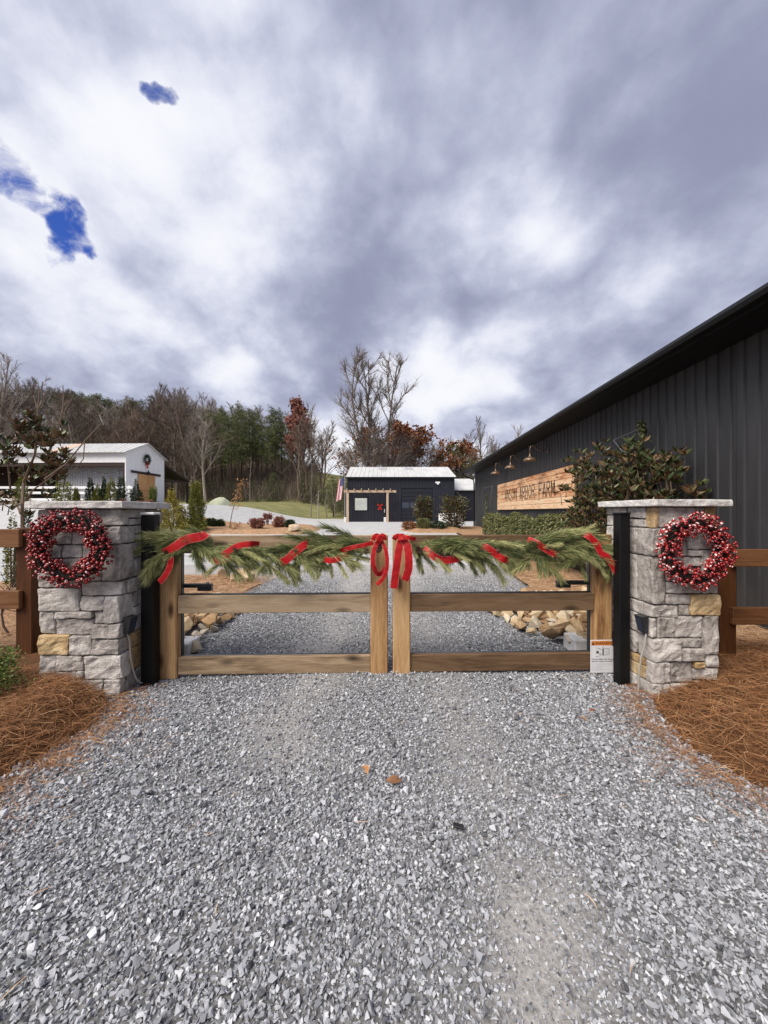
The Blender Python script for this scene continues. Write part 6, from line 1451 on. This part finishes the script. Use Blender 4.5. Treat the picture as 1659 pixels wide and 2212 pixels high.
for px, top, Y, vi, lab in ((1042, 899, 70, 0, 'tall slender leafless tree rising behind the annex'), (1122, 917, 66, 4, 'leafless tree rising just behind the far end of the long black roof'), (675, 872, 70, 4, 'tall pale leafless tree right of the reddish tree'), (412, 832, 78, 2, 'tall forked leafless tree standing above the hillside wood'), (355, 836, 76, 0, 'tall leafless tree whose top shows over the wood above the lean-to'), (8, 762, 75, 4, 'tall leafless tree at the extreme left above the barn roof')):
    x_ = at(px, Y); place_tree(vi, x_, Y, CAMH + (1106 - top) / FD * Y - Tz(x_, Y), px * .7, lab, None, wid=.8 if vi in (0, 4) else .95)
# russet and reddish trees that keep leaves
for px, top, Y, vi, wd, n, mat, zmin, lab in ((922, 906, 60, 2, 1.25, 4200, 'oakleaf', .45, 'russet leaved oak behind the right half of the garage'), (648, 868, 71, 0, .8, 3000, 'redleaf', .35, 'tree with dull red leaves at the end of the pines'), (1010, 958, 66, 3, 1.0, 1500, 'oakleaf', .55, 'small tree with rusty leaves between garage and annex roof'), (800, 925, 62, 3, 1.3, 1100, 'oakleaf', .2, 'brown leaved tree behind the big bare tree')):
    x_ = at(px, Y); place_tree(vi, x_, Y, CAMH + (1106 - top) / FD * Y - Tz(x_, Y), px, lab, None, 'leafy_tree', wd, (n, mat, .55, zmin, px))
# the big bare tree behind the garage
tr, br, ends = bare_tree(321, 20.5, 'vase')
bt = thing('bare_tree', 'big spreading leafless tree towering behind the black garage', 'tree', base_at(815, 52, -.2), .4); bt.scale = (1.22, 1.22, 1)
a, b = to_mesh(tr, 'trunk'), to_mesh(br, 'crown'); link('trunk', a, MAT['tree'], bt); link('crown', b, MAT['tree'], bt)
# pines
def pine_meshes(seed, H, low):
    r = np.random.default_rng(seed); q_ = random.Random(seed); tr = MB(); tr.tube([(0, 0, -.4), (q_.gauss(0, .15), q_.gauss(0, .15), H * .5), (q_.gauss(0, .2), q_.gauss(0, .2), H * .97)], [H * .013, H * .009, .03], 6, False)
    P_, Dv = [], []
    nb_ = 40
    for k in range(nb_):
        u = low + (1 - low) * (k + r.random()) / nb_; a = k * 2.4 + r.random(); prof = math.sin(PI * min(1, (u - low) / (1 - low) * .78 + .2)) ; L = H * .20 * prof * r.uniform(.35, 1.25) + .25; z0 = u * H
        end = Vector((math.cos(a) * L, math.sin(a) * L, z0 + L * r.uniform(.0, .4))); tr.tube([(0, 0, z0), end * .6 + Vector((0, 0, z0 * .4)), end], [.05, .035, .015], 3, False)
        for c in range(int(2 + L * 1.5)):
            f = r.uniform(.35, 1.05); cc = np.array([end.x * f, end.y * f, z0 + (end.z - z0) * f]) + r.normal(0, .28, 3); n_ = 15
            P_.append(cc + r.normal(0, .32, (n_, 3)) * np.array([1, 1, .35])); Dv.append(r.normal(0, 1, (n_, 3)) + np.array([math.cos(a) * .5, math.sin(a) * .5, .35]))
    P_ = np.concatenate(P_); Dv = np.concatenate(Dv); n = len(P_); V, F, tn_ = leaf_cloud(P_, Dv, .52 * r.uniform(.7, 1.3, n), .12, np.clip(r.normal(.45, .2, n) + .2 * (r.random(n) < .2), 0, 1), r)
    a_, b_ = to_mesh(tr, 'trunk'), mesh_np('crown', V, F, tn_); a_.materials.append(MAT['darkbark']); b_.materials.append(MAT['pine']); return a_, b_
PT = [pine_meshes(400 + i, 18, low) for i, low in enumerate((.28, .36, .22, .40, .12))]
def place_pine(vi, px, top, Y, lab, group, wid=1.0, name='pine_tree'):
    x_ = at(px, Y); h = max(5, CAMH + (1106 - top) / FD * Y - Tz(x_, Y)); t = thing(name, lab, 'tree', (x_, Y, Tz(x_, Y) - .1), px * 1.3, group); s_ = h / 18; wq = s_ * wid; t.scale = (wq, wq, s_)
    link('trunk', PT[vi][0], None, t); link('crown', PT[vi][1], None, t); return t
q = random.Random(43); rows = []
for i in range(16):
    px = 150 + i * 21 + q.uniform(-9, 9); Y = q.uniform(90, 104); top = np.interp(px, [150, 290, 330, 460, 520], [846, 860, 856, 870, 872]) + q.uniform(0, 22); t = place_pine(q.randrange(4), px, top, Y, 'pine', 'pines scattered through the hillside wood', 1.45); rows.append((t, f"pine among the bare trees {zone(px, ZL)}", px))
settle_labels(rows)
q = random.Random(41); rows = []
for i in range(26):
    px = 448 + (i * 7.9) % 200 + q.uniform(-6, 6); Y = q.uniform(71, 86); top = np.interp(px, [455, 500, 560, 600, 640], [885, 872, 874, 886, 898]) + q.uniform(-8, 44); t = place_pine(q.randrange(4), px, top, Y, 'pine', 'pines in the stand beside the field', q.uniform(.62, .85)); rows.append((t, f"dark pine in the {'front' if Y < 76 else 'middle' if Y < 81 else 'back'} row {'by the slender pale tree' if px < 560 else 'by the reddish tree'}", px))
settle_labels(rows); rows = []
for i in range(24):
    px = -40 + i * 14.5 + q.uniform(-7, 7); Y = q.uniform(108, 126); top = np.interp(px, [-40, 60, 140, 290, 330, 460], [838, 836, 842, 868, 872, 884]) + q.uniform(-4, 12); t = place_pine(q.randrange(4), px, top, Y, 'pine', 'pines along the ridge above the barn', 1.15); rows.append((t, f"ridge top pine {zone(px, ZL)}", px))
settle_labels(rows)
for px, top, Y, lab in ((988, 953, 58, 'dark cedar behind the annex roof'), (790, 948, 66, 'dark cedar half hidden behind the big bare tree'), (590, 1048, 66, 'low dark evergreen at the foot of the pines'), (720, 1060, 47, 'dark evergreen bush left of the flag'), (652, 1040, 69, 'low dark evergreen under the reddish tree'), (745, 1055, 44, 'evergreen bush right behind the flag')): place_pine(4, px, top, Y, lab, None, 1.5, 'cedar_tree')
# thin saplings at the field edge
q = random.Random(52)
for px, top, Y, lab in ((672, 1050, 46, 'thin pale sapling leftmost of the row by the field'), (686, 1055, 45, 'thin pale sapling second in the row by the field'), (706, 1052, 46, 'thin pale sapling third in the row by the field'), (724, 1056, 45, 'thin pale sapling nearest the flag'), (333, 990, 40, 'pale thin tree standing before the wood right of the lean-to'), (540, 985, 60, 'slender pale tree at the near edge of the pine stand')):
    x_ = at(px, Y); h = CAMH + (1106 - top) / FD * Y - Tz(x_, Y); t = thing('thin_tree', lab, 'tree', (x_, Y, Tz(x_, Y) - .05), 0); m = MB(); m.tube([(0, 0, 0), (q.gauss(0, .08), 0, h * .5), (q.gauss(0, .15), 0, h)], [.07, .05, .015], 5)
    m.build('trunk', MAT['palebark'], t); m = MB()
    for k in range(14):
        u = q.uniform(.3, .97); a = q.uniform(0, 6.3); L = h * .16 * (1.2 - u); m.tube([(0, 0, u * h), (math.cos(a) * L, math.sin(a) * L, u * h + L * 1.1)], [.02, .006], 3, False)
    m.build('crown', MAT['palebark'], t)
# brush along the foot of the wood
r = np.random.default_rng(88); n = 26000
px = np.concatenate([r.uniform(-40, 720, n), r.uniform(715, 1250, n // 3)]); Y = np.concatenate([r.uniform(61, 110, n), r.uniform(48, 80, n // 3)]); k = ~((px > 690) & (px < 735) & (Y > 62)) & ~((px[:len(px)] < 700) & (Y < 66) & (r.random(len(px)) < .6)); px, Y = px[k], Y[k]; x = (px - 829.5) / FD * Y; n = len(x)
P_ = np.stack([x, Y, T(x, Y) - .1], 1); Dv = np.stack([r.normal(0, .45, n), r.normal(0, .45, n), np.ones(n)], 1); V, F, tn_ = leaf_cloud(P_, Dv, r.uniform(1.2, 4.6, n), .06, r.random(n), r, .2)
MAT['brush'] = leaf_mat('brown brush', [(0, (.06, .048, .04)), (.6, (.13, .105, .085)), (1, (.21, .17, .13))], None, .9, .2)
kind(cloud_obj('undergrowth', V, F, tn_, MAT['brush'], None), 'stuff', 'brown leafless undergrowth at the foot of the wood')
n = 9000; r = np.random.default_rng(89); px = r.uniform(440, 735, n); Y = r.uniform(64, 73, n); x = (px - 829.5) / FD * Y; cl = np.sin(x * .9) + np.sin(x * 2.3 + 1); k = cl > .3; x, Y = x[k], Y[k]; n = len(x)
P_ = np.stack([x, Y, T(x, Y) + r.uniform(0, 3.4, n) * r.random(n)], 1); V, F, tn_ = leaf_cloud(P_, r.normal(size=(n, 3)) + np.array([0, 0, .4]), .38, .16, r.random(n) * .8, r); kind(cloud_obj('undergrowth', V, F, tn_, MAT['pine'], None), 'stuff', 'low evergreen undergrowth along the top of the field')
